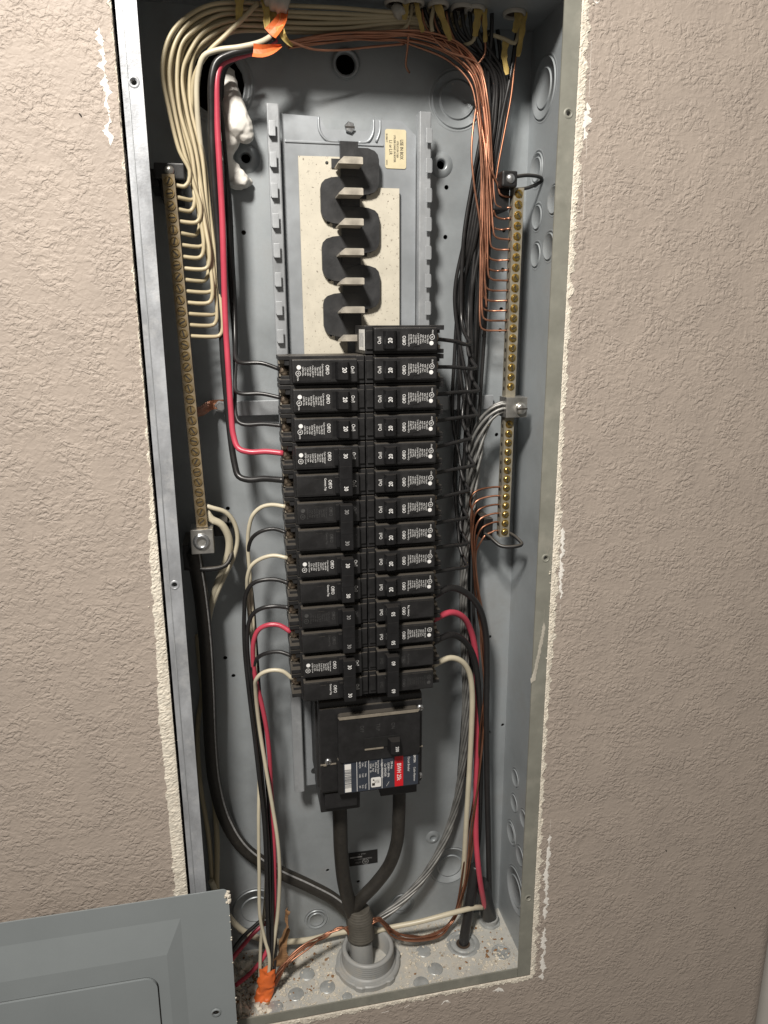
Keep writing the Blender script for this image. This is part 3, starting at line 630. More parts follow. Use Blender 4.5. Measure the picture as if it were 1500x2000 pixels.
# ---------------------------------------------------------------- terminal bars
def term_bar(t, a, b, n, bw, bd, mt, smt, skip=(), zs=None):
    a, b = Vector(a), Vector(b); d = (b-a)
    m = MB(); ex = Vector((0, 0, 5.5)); A, B_ = a+ex, b-ex
    hw = bw/2
    vs = []
    for p in (A, B_):
        for x, y in ((-hw, 0), (hw, 0), (hw, bd), (-hw, bd)): vs.append((p.x+x, p.y+y, p.z))
    m.add(vs, [(0, 1, 2, 3), (7, 6, 5, 4), (0, 4, 5, 1), (1, 5, 6, 2), (2, 6, 7, 3), (3, 7, 4, 0)])
    m.build('bar', mt, t)
    ms = MB().lathe([(4.1, .05), (3.9, 1.0), (3.4, 1.0), (3.1, .15), (2.9, .15), (2.7, .6), (0, .7)] if t is nb else [(4.0, .1), (3.6, .7), (3.2, .3), (2.9, 1.3), (2.3, 1.8), (0, 1.7)], (0, 0, 0), BK, 14, False)
    mes = ms.mesh('terminal_screw', smt); sl = (MB().box(-2.6, 2.6, -.95, -.6, -.6, .6) if t is nb else MB().box(-2.5, 2.5, -2.0, -1.6, -.6, .6)).mesh('slot', 'ink_black')
    ho = MB().lathe([(0, .1), (2.1, .1), (2.5, -.4)], (-hw, bd*.55, -2), RT, 10).mesh('wire_hole', 'ink_black'); hp = MB().lathe([(0, .1), (2.1, .1), (2.5, -.4)], (hw, bd*.55, -2), (1, 0, 0), 10).mesh('wire_hole', 'ink_black')
    for i in range(n):
        if i in skip: continue
        p = a + d*(i/(n-1)); o = link('terminal_screw', mes, t)
        o.matrix_parent_inverse = t.matrix_world.inverted() if False else Matrix.Translation(t.location).inverted()
        o.location = p*U
        s_ = link('slot', sl, o); s_.rotation_euler = (0, random.uniform(0, 3.1), 0)
        q = link('wire_hole', ho if t is gb else hp, t); q.location = p*U
nb = gb = None
NA, NB_ = (-159.6, 42, 131), (-151.8, 42, -166); NN = 32
nb = thing('neutral_bar', 'tan terminal bar lined with brass screws and cream wires', 'terminal bar', (-156, 50, -170))
term_bar(nb, NA, NB_, NN, 10.2, 9, 'nbar', 'dull_brass')
m = MB(); m.box(-171, -146, 45, 60, 133, 146, 1.2); m.box(-176, -168, 50, 97, 128, 142, 1); m.box(-168, -150, 55, 98, 120, 134, 1); m.build('bracket', 'black', nb)
MB().lathe([(0, 2.2), (2.8, 2), (4.2, .6), (4.4, -1)], (-158.5, 45, 140), BK, 18).build('bracket_screw', 'alu', nb)
lg = MB().box(-163, -142, 36, 62, -196, -172, .8).build('lug', 'alu', nb)
MB().lathe([(8, 0), (7.6, 1.6), (5.6, 2.2), (4.4, 2.2), (4.2, -1.5), (0, -1.5)], (-153, 36, -184), BK, 24).build('lug_screw', 'zinc', lg)
m = MB(); m.box(-142, -126, 66, 96, -188, -174, 1); m.box(-130, -124, 66, 97, -214, -174, 1); m.tube([(-171, 52, -214), (-150, 50, -216), (-133, 52, -214), (-127, 58, -206), (-127, 68, -196)], 2.4, 8, 3); m.box(-172, -166, 50, 97, -216, -190, 1); m.build('bracket', 'black', nb)
GA, GB = (156.8, 52, 131.6), (154.8, 52, -197.8); GN = 36
gb = thing('ground_bar', 'olive terminal bar lined with brass screws and bare copper wires', 'terminal bar', (156, 60, -200))
term_bar(gb, GA, GB, GN, 10.2, 10, 'gbar', 'brass', (20, 21, 22))
m = MB().box(137, 152, 44, 66, 136, 150, 1.8); m.box(134, 150, 58, 99, 118, 146, 1.5)
m.tube([(150, 52, 146), (166, 52, 148), (180, 56, 147), (182, 60, 145), (170, 60, 139), (155, 56, 136)], 1.7, 8, 2); m.build('bracket', 'black', gb)
MB().lathe([(0, 2.2), (2.8, 2), (4.2, .6), (4.4, -1)], (145, 44, 143), BK, 18).build('bracket_screw', 'zinc', gb)
lg = MB().box(148, 170, 42, 62, -77, -57, .5).build('lug', 'alu', gb)
sc = MB().lathe([(0, 4.5), (3.6, 4.3), (5.6, 3), (5.8, -1)], (163, 42, -68), BK, 22).build('lug_screw', 'alu', lg)
MB().box(157.6, 168.4, 37.2, 37.9, -68.7, -67.3).build('slot', 'ink_black', sc)
m = MB(); pts = [[(135.3,60,-200.5), (138.6,50,-202.4), (146.4,40,-208.9), (157.2,36,-209.5), (167.8,36,-207.5), (164.6,44,-202.3), (161.9,52,-200.5), (159.7,58,-200.4)]]; m.tube(pts[0], 1.9, 8, 2); m.box(134, 144, 58, 99, -208, -184, 1); m.build('bracket', 'black', gb)
# bonding strap and bolt beside the neutral bar
bs = thing('bonding_strap', 'copper bonding strap with hex bolt tied to the grey cross strap', 'bonding strap', (-130, 90, -65))
m = MB(); ribbon(m, [(-150, 52, -64), (-146, 60, -64), (-141, 78, -62), (-136, 88, -61), (-124, 90, -61)], 9, 1.0); m.build('strap', 'copper_dark', bs)
MB().lathe([(0, 4), (4, 4), (4.6, 3.2), (4.6, 0), (6, 0), (6, -1)], (-129, 89, -63), BK, 6, False).build('bolt', 'zinc', bs)

# ---------------------------------------------------------------- wiring
rn = random.Random(12)
def lerp(a, b, t): return Vector(a).lerp(Vector(b), t)
def nrow(i): return Vector(NA).lerp(Vector(NB_), i/(NN-1))
def grow(i): return Vector(GA).lerp(Vector(GB), i/(GN-1))
ORD = NUM + ['sixteenth']
# cream neutrals: bar -> sweep up -> over the top
OUT = [(-149,52,154.8), (-155.7,52,187.9), (-157.2,52,216.5), (-150.6,52,239.5), (-137.7,54,255.8), (-117.5,58,267.6), (-87.9,62,273.4), (-53.6,64,273.5), (-9.4,66,275.8), (45.1,66,276.4)]
INN = [(-129.8,66,158.5), (-136.2,68,193), (-136.1,68,218.7), (-129,66,235.9), (-116.9,64,246.4), (-99.5,64,253.6), (-80.1,66,256.3), (-49.5,68,257.5), (-9.1,70,261.6), (45.5,68,268.4)]
for i in range(14):
    s = i/13; p = nrow(i) + Vector((4, 5, -2)); zc = p.z
    bx = -141 + 17*s + (2.2 if i % 2 else -1); by = 47 + 12*((i*5) % 7)/7
    top = [lerp(a, b, s) + Vector((rn.uniform(-1.2, 1.2), (i % 3)*5-5, rn.uniform(-1.2, 1.2))) for a, b in zip(OUT, INN)]
    up = [lerp((bx, by, zc+12), top[0], t) for t in ((.0, .33, .66) if zc < 110 else (.0, .5))]
    mid = [lerp(p, (bx, by, zc), .55) + Vector((0, 0, -1.0)), (bx-4.2, by, zc-.3), (bx-1.2, by, zc+3.2)]
    pts = [p, p + Vector((3, 0, -.3))] + mid + up + top
    end = top[-1]
    pts += [end + Vector((14 + i*3.2, 4, 4)), end + Vector((22 + i*3.4, 6, 30))]
    wire('neutral_wire', 'cream neutral wire under the %s screw from the top of the tan bar' % ORD[i+1], 'wire', pts, 1.75, 'w_white', 'cream neutral wires looping into the tan bar', 8, 3)
wire('neutral_wire', 'pale thick wire bending out of the torn orange jacket over the cream bundle', 'wire', [(-61.5,50,259.5), (-65.1,46,249.6), (-75.2,44,241.5), (-94.3,44,235.8), (-113.1,46,233), (-124.6,48,228.5), (-130.6,52,214.2), (-132.7,56,192), (-131.8,62,157.6), (-130.7,66,116.9)], 2.3, 'w_white2', None, 10, 3)
wire('neutral_wire', 'cream wire slanting down from the yellow paper across the bundle', 'wire', [(-77.7,52,272.2), (-88.7,50,261.4), (-106.2,50,245.3), (-121.6,52,231.9), (-133.3,58,215.9), (-137.9,64,189.9)], 2.0, 'w_white', None, 8, 3)
# bare copper grounds: over the top, down beside the breakers, into the ground bar
CO = [(-53.8,74,248.2), (-17.8,74,253.6), (27.8,72,258.2), (64.8,70,255.8), (93,68,244.6), (109.6,66,227.4), (118,64,201.9), (121.5,62,158.3)]
CI = [(-54.6,62,249.6), (-19.5,60,255.9), (25,58,260.4), (65.8,56,262.3), (101,56,255), (120.6,56,238.3), (127.8,56,208.8), (133.4,56,157.5)]
for i in range(14):
    s = 1 - i/13; p = grow(i) + Vector((-4.7, 6, -2)); zc = p.z
    bx = 124 + 13*s + rn.uniform(-1, 1); by = 56 + 8*(i % 4)/3
    top = [lerp(a, b, (s*.7 + .3*((i*7) % 13)/13)) + Vector((rn.uniform(-1.5, 1.5), rn.uniform(-3, 3), rn.uniform(-1.5, 1.5))) for a, b in zip(CO, CI)]
    if i % 3 == 2:      # some drop straight from a connector above
        x0 = (64, 74, 86, 118, 126)[(i//3) % 5]; top = [Vector((x0, 60, 280)), Vector((x0+3, 60, 268)), lerp((x0+8, 58, 256), top[5], .3), top[5] + Vector((1, 0, 4)), top[6], top[7]]
    up = [lerp(top[-1], (bx, by, zc+9), t) for t in (.35, .7, 1)] if top[-1].z > zc+40 else [Vector((bx, by, zc+9))]
    pts = top + up + [(bx+1.5, by, zc+2.6), (bx+6, by, zc+.4), (bx+12, by+1, zc), p + Vector((-3, 0, 0)), p]
    wire('ground_wire', 'bare copper wire under the %s screw from the top of the olive bar' % ORD[i+1], 'wire', pts, .98, 'copper', 'bare copper ground wires', 7, 3)
for k, (lab, pp, mt) in enumerate([('bright copper wire bowing left of the copper bundle', [(114.9,58,205.3), (111.1,54,186.4), (109.5,52,164.5), (112.6,52,138.6), (120.3,54,103.5), (125.6,56,67.1), (130,58,29.4)], 'copper'),
        ('bright copper wire crossing out of the bowed copper strand', [(115.3,56,201.8), (118.2,54,178.1), (122,54,148), (124.7,56,112.9), (128.5,58,76.6)], 'copper'),
        ('bare copper wire dropping beside the lone black wire into the ground bar', [(156.1,66,263.5), (153.5,66,242.5), (150.3,64,216.3), (144.2,62,185.4), (138,60,154.1), (135.7,60,131.8), (135.3,60,113.7)], 'copper_dark'),
        ('bare copper wire curving from the orange jacket along the bundle', [(-60.7,50,247.5), (-49.1,52,244.3), (-33.3,58,242.6), (-10.6,62,244.5), (17.3,66,249.9), (50.2,68,255.1)], 'copper'),
        ('thin copper strand hanging loose in front of the back panel', [(52,62,273.4), (52.5,62,263.6), (52.5,66,252.1), (54.4,80,241.1), (59.2,86,238.2)], 'copper')]):
    wire('ground_wire', lab, 'wire', pp, 1.0, mt, None, 7, 3)
# lower copper grounds
LOW = [[(125.1,58,-181.6), (123.1,60,-209.9), (125.7,62,-239.1), (133.3,64,-281.3), (138.6,64,-323.9), (141.8,64,-373.8), (140.5,66,-432.4), (136.9,68,-499.7), (131.7,70,-569.7), (125.5,72,-635.2), (116.2,74,-695), (95.9,62,-703.9), (60,52,-698.9), (36.7,54,-690.2), (24.8,56,-672.2), (11.2,55,-662.8), (3.2,53,-686.1)],
       [(130.9,64,-194.6), (129.6,68,-224), (133.5,70,-259.9), (139.5,72,-303), (145.2,72,-352.9), (147.2,70,-403), (145,70,-455.1), (141.7,70,-515.4), (137.9,72,-586.5), (129.3,76,-661.6), (110.4,72,-699.6), (84.3,60,-701.2), (52,58,-694.2), (31.4,58,-679.8), (18.9,57,-664.7), (8.7,55,-663.7), (0.8,53,-685.6)]]
TAIL = [(-12.8,52,-689.1), (-20.3,56,-669), (-29.7,58,-667.6), (-45.8,55,-674.5), (-68.1,46,-675.4), (-88.8,38,-683), (-101.6,33,-692.8), (-109,30,-703.6)]
for j in range(6):
    i = 30 + j if j < 6 else 35; p = grow(30+j-.2) + Vector((-4.7, 6, -2)); s = j/5
    path = [lerp(a, b, s) + Vector((rn.uniform(-2.5, 2.5), rn.uniform(-3, 3), rn.uniform(-2, 2))) for a, b in zip(LOW[0], LOW[1])]
    z = p.z; x1 = 116 + 13*s
    pts = [p, p + Vector((-4, 0, .5)), (x1+14, 58, z-1), (x1+6, 57, z-4), (x1+2, 58, z-11)] + [q for q in path if q[2] < z-26]
    wire('ground_wire', 'copper wire bending down from the %s screw above the foot of the olive bar' % ORD[6-j], 'wire', pts, 1.05, 'copper' if j % 2 else 'copper_dark', 'bare copper ground wires bending down', 7, 3)
for j in range(5):
    pts = [Vector(q) + Vector((rn.uniform(-4, 4), rn.uniform(-3, 3), rn.uniform(0, 6)*(.3 < k/7 < .95))) for k, q in enumerate(TAIL)]
    wire('ground_wire', 'thin copper wire strung over the floor from the conduit adapter to the orange jacket', 'wire', pts, 1.0, 'copper' if j % 2 else 'copper_dark', 'copper wires strung over the panel floor', 7, 3)
# black hot wires into the right-hand breakers
BT = [(122.7,72,271.6), (130.8,72,247.2), (135.8,74,222.6), (133.9,76,192.7), (128,78,157.3)]
tx = [918, 930, 935, 930, 918, 925, 915, 912, 912, 912]
PXT = [[(112.5,50,-4.8)][0], [(118.4,50,-27.8)][0], [(121.6,50,-49.7)][0], [(120.1,50,-73.9)][0], [(114.3,50,-97.3)][0], [(118.7,50,-124.5)][0], [(113.9,50,-150.3)][0], [(113,50,-178.3)][0], [(113.6,50,-206.3)][0], [(114.2,50,-231.5)][0]]
for i in range(10):
    z = -25.4*i; e = Vector((72, 29, z)); k = Vector(PXT[i]); dy = 6*((i*3) % 5)/5
    bx = 100 + (i*7 % 10)*2.4; by = 62 + (i*3 % 4)*5
    down = [Vector((bx+22, 66+dy, 236)), Vector((bx+25, 68+dy, 200)), Vector((bx+18, 70+dy, 150)), Vector((bx+10, 72+dy, 95))]
    zz = 40
    while zz > k.z+55: down.append(Vector((bx+4+3*math.sin(zz*.02+i), by+14, zz))); zz -= 60
    pts = [Vector((66+i*7, 62, 282)), Vector((75+i*6, 62, 266))] + down + [k + Vector((-3+i % 3*2, 24, 28)), k + Vector((-3, 16, 13)), k + Vector((-.8, 5, 3)), k + Vector((0, 0, 0)), k + Vector((-6, -3, -.8)), lerp(k, e, .5) + Vector((0, -1, 0)), e]
    wire('hot_wire', 'black wire hairpinned into the %s breaker from the top beside the copper wires' % ORD[i+1], 'wire', pts, 1.9, 'w_black', 'black wires feeding single breakers', 8, 3)
for j in range(5):
    o = [(0, 0), (5, 4), (-5, 6), (9, -3), (3, 10)][j]
    pts = [Vector((x+o[0]*.8, y+o[1], z)) for x, y, z in [(131.4,76,273.6), (135.8,76,244.6), (135.2,78,206.4), (132.9,80,153.3), (131.3,82,88.4), (129.9,84,10.2), (126.5,84,-72.5), (124.5,84,-154.2), (124.5,84,-228.6), (126.2,84,-300.6), (131.3,84,-363.5), (129.7,82,-427.1), (125.9,82,-507.5)]]
    wire('hot_wire', 'long black wire running down the back panel behind the hairpin bends', 'wire', pts, 2.0, 'w_black', 'long black wires behind the hairpin bends', 8, 5)
wire('hot_wire', 'lone black wire slanting from the corner connector with kraft paper', 'wire', [(154.8,66,271.6), (152.2,66,250.8), (149,66,229.6), (144.2,68,204.2), (140,70,173.9), (138.3,76,134.5), (137.3,80,78.8), (136.2,82,10.1)], 2.0, 'w_black', None, 8, 4)
# thick feeds of the double breakers
z = lambda r: -25.4*r
wire('feeder_wire', 'thick black wire arching from the upper pole of the 50 amp breaker', 'wire', [(71, 28, z(10))] + [(91.3,34,-248.4), (109.9,40,-257.7), (126.4,46,-276.8), (136.8,52,-306.5), (142.1,58,-352.2), (145.6,64,-418.9), (149.7,68,-488), (153.8,70,-559.1), (158.1,72,-633.6), (161.8,76,-682.7), (165,80,-717.8)], 3.4, 'w_black', None, 12, 4)
wire('feeder_wire', 'thick red wire arching from the lower pole of the 50 amp breaker', 'wire', [(71, 28, z(11))] + [(92.4,36,-276.3), (107.9,44,-285.4), (120.1,54,-304.6), (127.9,60,-328.4), (132.6,64,-366.5), (136.3,68,-433), (137.9,70,-514.9), (138.4,66,-581.9), (139.7,60,-613.1), (145.3,62,-648.6), (155.2,72,-689.3)], 3.3, 'w_red', None, 12, 4)
wire('feeder_wire', 'thick black wire from the upper pole of the 60 amp breaker', 'wire', [(71, 28, z(12))] + [(93.4,38,-302.4), (110.2,46,-313.3), (125,56,-337.2), (133.3,62,-371.9), (138.8,68,-433.3), (144.5,74,-518.6), (145.3,78,-592.4), (139.5,76,-648.5), (129.4,66,-690.1), (123.5,58,-717.7), (122.5,56,-729.3)], 3.4, 'w_black', None, 12, 4)
wire('feeder_wire', 'thick cream wire from the lower pole of the 60 amp breaker', 'wire', [(71, 28, z(13))] + [(93.3,36,-327.7), (107.1,40,-335.2), (116.7,44,-350.1), (122.2,48,-375.9), (124.7,54,-423.4), (125.7,60,-479.4), (125.6,66,-551.7), (126.5,74,-622.4), (126.5,82,-689)], 3.1, 'w_white2', None, 12, 4)
wire('power_cable', 'fat black cable dropping through the large concentric knockout', 'cable', [(141.5,72,-623.3), (134.6,68,-663), (128.2,62,-693.7), (123.5,58,-717.7), (121.9,54,-730.2)], 6.2, 'w_black', None, 14, 4)
wire('power_cable', 'fat black cable end held in the threaded corner fitting', 'cable', [(148.8,72,-650.5), (156.4,76,-681.7), (164.2,82,-715.6), (167.1,84,-741.6)], 9.5, 'w_black', None, 16, 4)
wire('jacketed_cable', 'cream jacketed cable crossing from the ribbed sheath to the corner fitting', 'cable', [(8.1,74,-697.7), (31.8,66,-687.4), (68.2,60,-680.1), (105.8,58,-673.7), (136.2,62,-675), (150.4,70,-684.2)], 3.0, 'w_white2', None, 12, 4)
wire('jacketed_cable', 'cream jacketed cable lying along the foot of the back panel', 'cable', [(-171.7,84,-599.2), (-158.1,82,-642), (-139.3,80,-671), (-107.7,80,-691.9), (-65.2,84,-703), (-27.4,88,-704), (7.4,88,-705.7)], 3.4, 'w_white2', None, 12, 4)
# stranded aluminium conductor from the ground lug
cen = catmull([(157.9,52,-68.5), (146.9,52,-67.2), (135.2,56,-76), (126.9,62,-96.3), (123.6,66,-128.7), (121.6,68,-178.3), (117.6,70,-223.8), (116.9,70,-270.4), (119.3,70,-324.7), (123,72,-382.1), (124.4,76,-442.8), (122.7,82,-507.1), (116,86,-557.9), (101.9,84,-597.2), (78.9,78,-631.9), (48.9,72,-657.9), (19.7,68,-675.1)], 4)
alu = thing('aluminium_conductor', 'twisted bare aluminium conductor sweeping from the lug to the ribbed sheath', 'cable', tuple(cen[-1]))
for k in range(7):
    pts = []
    for i, c in enumerate(cen):
        t = (cen[min(i+1, len(cen)-1)] - cen[max(i-1, 0)]).normalized(); a_ = t.cross(Vector((0, 1, 0))).normalized(); b_ = t.cross(a_)
        ph = i*.17 + k*math.pi/3; rr = 0 if k == 6 else 3.1*(1 + 1.1*max(0, 1-abs(i-14)/22))
        pts.append(c + a_*math.cos(ph)*rr + b_*math.sin(ph)*rr)
    MB().tube(pts, 1.6, 6, spline=False).build('strand', 'strand', alu)
# hot wires of the other column
def lrow(r): return Vector((-73.5, 28, -25.4*r))
wire('hot_wire', 'thick black wire from the top down to the second pole under the red feed', 'wire', [(-66.5,46,245.7), (-81.7,46,237.2), (-102.9,46,230.7), (-114,46,224.7), (-118.9,46,213.1), (-121,48,186.6), (-122.2,50,155.4), (-122.1,52,123.2), (-121.3,54,85.8), (-122.4,54,38.1), (-123.2,54,-6.8), (-122.4,54,-48.5), (-120.9,52,-86.5), (-118.5,48,-112.7), (-115.4,44,-124.3), (-106.6,40,-127.4), (-92.5,36,-126.2)] + [lrow(5)], 3.0, 'w_black', None, 12, 3)
wire('hot_wire', 'thick red wire from the orange jacket down to the upper 30 amp breaker', 'wire', [(-64.1,52,246.4), (-79.4,52,237.1), (-98.7,52,230.6), (-109.9,50,224.7), (-114.2,48,215.8), (-116.4,48,186.8), (-116.8,48,151.1), (-116.9,48,106.2), (-118.1,48,63.9), (-119.3,48,20.2), (-119.2,46,-24.8), (-119,44,-61.8), (-118,42,-85.2), (-114,38,-97.1), (-104,34,-100.2), (-89.1,32,-100)] + [lrow(4)], 2.7, 'w_red', None, 12, 3)
for k, (r, pp) in enumerate([(1, [(-94.3,56,233.6), (-109.1,58,225.7), (-113.5,62,210.3), (-112.2,70,176.4), (-110.6,70,126.5), (-111.3,70,83.4), (-110.8,66,34.1), (-111.7,56,2.2), (-112.2,44,-13.9), (-110.6,40,-18.3), (-105.8,36,-19.6), (-90,32,-19.7)]), (2, [(-89.8,60,236.7), (-108.3,64,226.8), (-112.9,68,208.1), (-113.3,76,173.7), (-109.7,74,127.2), (-109.9,72,74.8), (-110.2,70,20.6), (-111.8,62,-16.4), (-114,48,-38), (-113.4,42,-44.9), (-108.6,38,-47), (-91.2,34,-47.1)]), (3, [(-85.3,64,239.9), (-106.6,70,228), (-111.8,74,205.9), (-113.5,80,170.5), (-112.5,78,110.5), (-113.3,76,48.2), (-112.7,72,-7.3), (-114.5,58,-49), (-115,46,-64.9), (-112.7,40,-72.8), (-107.3,38,-75.1), (-90.2,34,-74.6)])]):
    wire('hot_wire', 'black wire bending into the %s 20 amp breaker from the top beside the red wires' % NUM[r], 'wire', pp + [lrow(r)], 1.9, 'w_black', 'black wires feeding the three upper breakers', 8, 3)
low = [(6, 'w_white2', 'cream wire', 2.0, [(-86.5,34,-151.3), (-96.1,36,-153.7), (-104.1,38,-161.3), (-108.5,42,-175.2), (-110.3,46,-193.2), (-110,50,-218), (-109.4,56,-257.9), (-109,60,-304.2), (-109.7,62,-351.3), (-111,62,-410.9), (-111.7,60,-459), (-114.6,54,-505.1), (-117.1,50,-566.7), (-118.9,46,-623.4), (-115.6,42,-647.8), (-111.3,36,-670.6), (-113.8,32,-697.5)]),
       (7, 'w_black', 'black wire', 1.9, [(-85.1,34,-175), (-96.3,36,-176.9), (-105.6,40,-184), (-110,46,-196.8), (-110.5,54,-219.3), (-108.3,62,-260.3), (-107.4,66,-307.1), (-106.5,68,-354.7), (-105,68,-415.3), (-103.5,66,-476.9), (-102.3,62,-545.8), (-104.4,54,-612.9), (-108.7,40,-668.1), (-112.8,32,-701.3)]),
       (8, 'w_white2', 'cream wire', 2.0, [(-86.4,32,-200.9), (-98.5,34,-203.8), (-107.6,36,-210.5), (-111.9,40,-221.9), (-113.1,46,-237.7), (-112.5,54,-267.8), (-110.6,62,-316.4), (-109.1,68,-366.3), (-108.8,70,-428.4), (-107.9,72,-493.3), (-108.1,72,-559.4), (-112.3,64,-620.4), (-119,50,-654.8), (-121.7,40,-679.4), (-122.8,34,-697.7)]),
       (9, 'w_black', 'black wire', 2.1, [(-84.9,34,-226.1), (-98.5,36,-226.3), (-108.5,38,-230.4), (-114.9,42,-242.5), (-117.5,44,-263.4), (-119,48,-303.5), (-117,50,-355.9), (-114.2,50,-403.4), (-111.7,48,-451), (-109.2,48,-501.5), (-109.4,48,-566.4), (-111.3,44,-629.9), (-111.3,38,-672.6), (-110.4,32,-698.3)]),
       (10, 'w_black', 'black wire', 2.1, [(-86,34,-253.6), (-98.4,36,-254.9), (-108.5,40,-261.5), (-114,44,-274.6), (-116.2,46,-297.3), (-115.3,50,-333), (-113.2,54,-376), (-110.5,56,-419.5), (-107.7,56,-475.7), (-106.3,54,-538.8), (-107,52,-603.8), (-110.3,46,-659.7), (-111.7,32,-701.5)]),
       (11, 'w_red', 'red wire', 2.4, [(-84.4,32,-272.8), (-95.8,34,-272.6), (-104.4,36,-277.6), (-109.4,38,-288.9), (-111.3,42,-309.8), (-109.5,46,-337.4), (-105.4,48,-362), (-101.5,50,-393), (-99.6,54,-425.8), (-99.5,60,-467.1), (-99.1,64,-514.9), (-100.3,62,-579.7), (-104.2,56,-635.5), (-114.3,46,-672.9), (-132.5,40,-691.2), (-150,36,-700.8)]),
       (12, 'w_black', 'black wire', 2.0, [(-85.6,32,-301.1), (-98.1,36,-303.4), (-106.8,40,-309.4), (-111.9,44,-322), (-113.9,50,-344.7), (-112.5,58,-384.3), (-110,62,-435.6), (-107.1,62,-492.8), (-104.8,60,-563.8), (-103.8,58,-630.5), (-103.8,48,-670.1), (-108.1,34,-700.9)]),
       (13, 'w_white2', 'cream wire', 2.1, [(-83.1,28,-320.6), (-94,30,-319.3), (-103.2,32,-322.6), (-109.5,36,-331.2), (-110.4,42,-343.8), (-109.3,52,-381.3), (-107,54,-412.7), (-103.4,52,-448.7), (-98.9,50,-491.8), (-95.6,48,-529.4), (-95,48,-568.9), (-98.9,50,-624.1), (-105.2,46,-660.8), (-110.7,38,-686.8), (-115.1,32,-700.8)])]
for r, mt, nm_, rad, pp in low:
    wire('hot_wire', nm_ + ' curving down from the %s pole from the top beside the tan bar' % NUM[r], 'wire', [lrow(r)] + pp, rad, mt, 'wires curving down from the double breakers', 10, 3)
orange = tag(MB().tube([(-114.2,34,-684), (-117,31,-705), (-119.7,28,-723.9)], 9.0, 18, 1.2, flat=.45, rfun=lambda t: .9 + .25*t + .10*math.sin(t*7), caps=False).tube([(-114.2,34,-684), (-117,31,-705), (-119.7,28,-723.9)], 8.4, 18, 1.2, flat=.42, rfun=lambda t: .9 + .25*t + .10*math.sin(t*7), caps=False).jitter(4.0, .16).build('cable_jacket', 'orange'), 'torn orange cable jacket standing on the panel floor around several wires', 'cable jacket')
wire('hot_wire', 'short black wire slanting low behind the loose grey cover', 'wire', [(-159.1,34,-665.4), (-141.7,50,-653.7), (-121.1,62,-646.2), (-106,70,-641)], 2.2, 'w_black', None, 8, 4)
wire('hot_wire', 'short red wire slanting low behind the loose grey cover', 'wire', [(-159.9,40,-678.3), (-143.6,52,-669.3), (-124.4,60,-654.9), (-107.6,66,-647.6)], 2.4, 'w_red', None, 8, 4)
m = MB(); ribbon(m, [(-99.4,40,-691.3), (-95.8,46,-669.7), (-89.9,52,-648.6), (-85.4,56,-628.7)], 15, .5, 1.9, lambda t: (1-.6*t)*(1+.3*math.sin(t*14)), 2); m.jitter(4, .12)
tag(m.build('paper_strip', 'chip'), 'brown kraft paper strip standing behind the orange jacket on the floor', 'paper')
# neutral tails of the tan bar
wire('neutral_wire', 'cream wire looping from the low screws of the tan bar into a dark cable', 'wire', [(-148, 48, -152)] + [(-141.4,48,-154.6), (-129.8,50,-159.8), (-122.3,54,-171.4), (-119.7,58,-188.2), (-123.8,62,-207.6), (-132.9,66,-227), (-143.4,72,-250.1), (-150.9,78,-271.2), (-157.7,84,-310.2), (-163,86,-357.7)], 2.2, 'w_white2', None, 10, 3)
wire('neutral_wire', 'thick cream wire looping from the lowest screw of the tan bar', 'wire', [(-148, 50, -158)] + [(-143.6,50,-165.6), (-134.4,52,-172.2), (-128.5,56,-186.1), (-128.9,60,-201.3), (-135.5,66,-221.4), (-146.5,74,-250.6), (-153.3,80,-274.6)], 3.6, 'w_white2', None, 12, 3)
wire('jacketed_cable', 'cream cable tucked between the fat black cable and the panel side', 'cable', [(-166.3,84,-297.9), (-165.7,86,-351.4), (-163.1,88,-426.1), (-161.6,88,-490), (-161.9,88,-549.6), (-166,88,-617.6), (-164.6,86,-651.5)], 3.0, 'w_white', None, 10, 4)
wire('jacketed_cable', 'second cream cable crossing behind the fat black cable', 'cable', [(-160,92,-325.3), (-167.3,92,-372.4), (-174,92,-408.4), (-176,92,-471.3), (-171.1,92,-551.2), (-170.7,90,-618.5)], 2.6, 'w_white', None, 10, 4)
svc = catmull([(-161.9,52,-196.7), (-161,54,-210.4), (-158.6,58,-243.7), (-157,62,-294.8), (-157.9,66,-353.8), (-159.8,70,-415.6), (-158.8,74,-468), (-150.8,78,-517.2), (-133.5,82,-559.7), (-103.2,84,-594.1), (-62.8,84,-624.6), (-33.2,82,-647.7), (-10.2,74,-670.4)], 4)
sv = thing('service_cable', 'fat black service cable curving from the neutral lug to the ribbed sheath', 'cable', tuple(svc[-1]))
MB().tube(svc, 7.2, 18, spline=False).build('jacket', 'cable', sv)
off = [c + Vector((4.6, -4.8, 3.2)) for c in svc]
MB().tube(off, 1.1, 8, spline=False).build('sheen_and_bare_edge', 'mid_ink', sv)  # pale stripe: reflection painted along the jacket, together with its bare edge
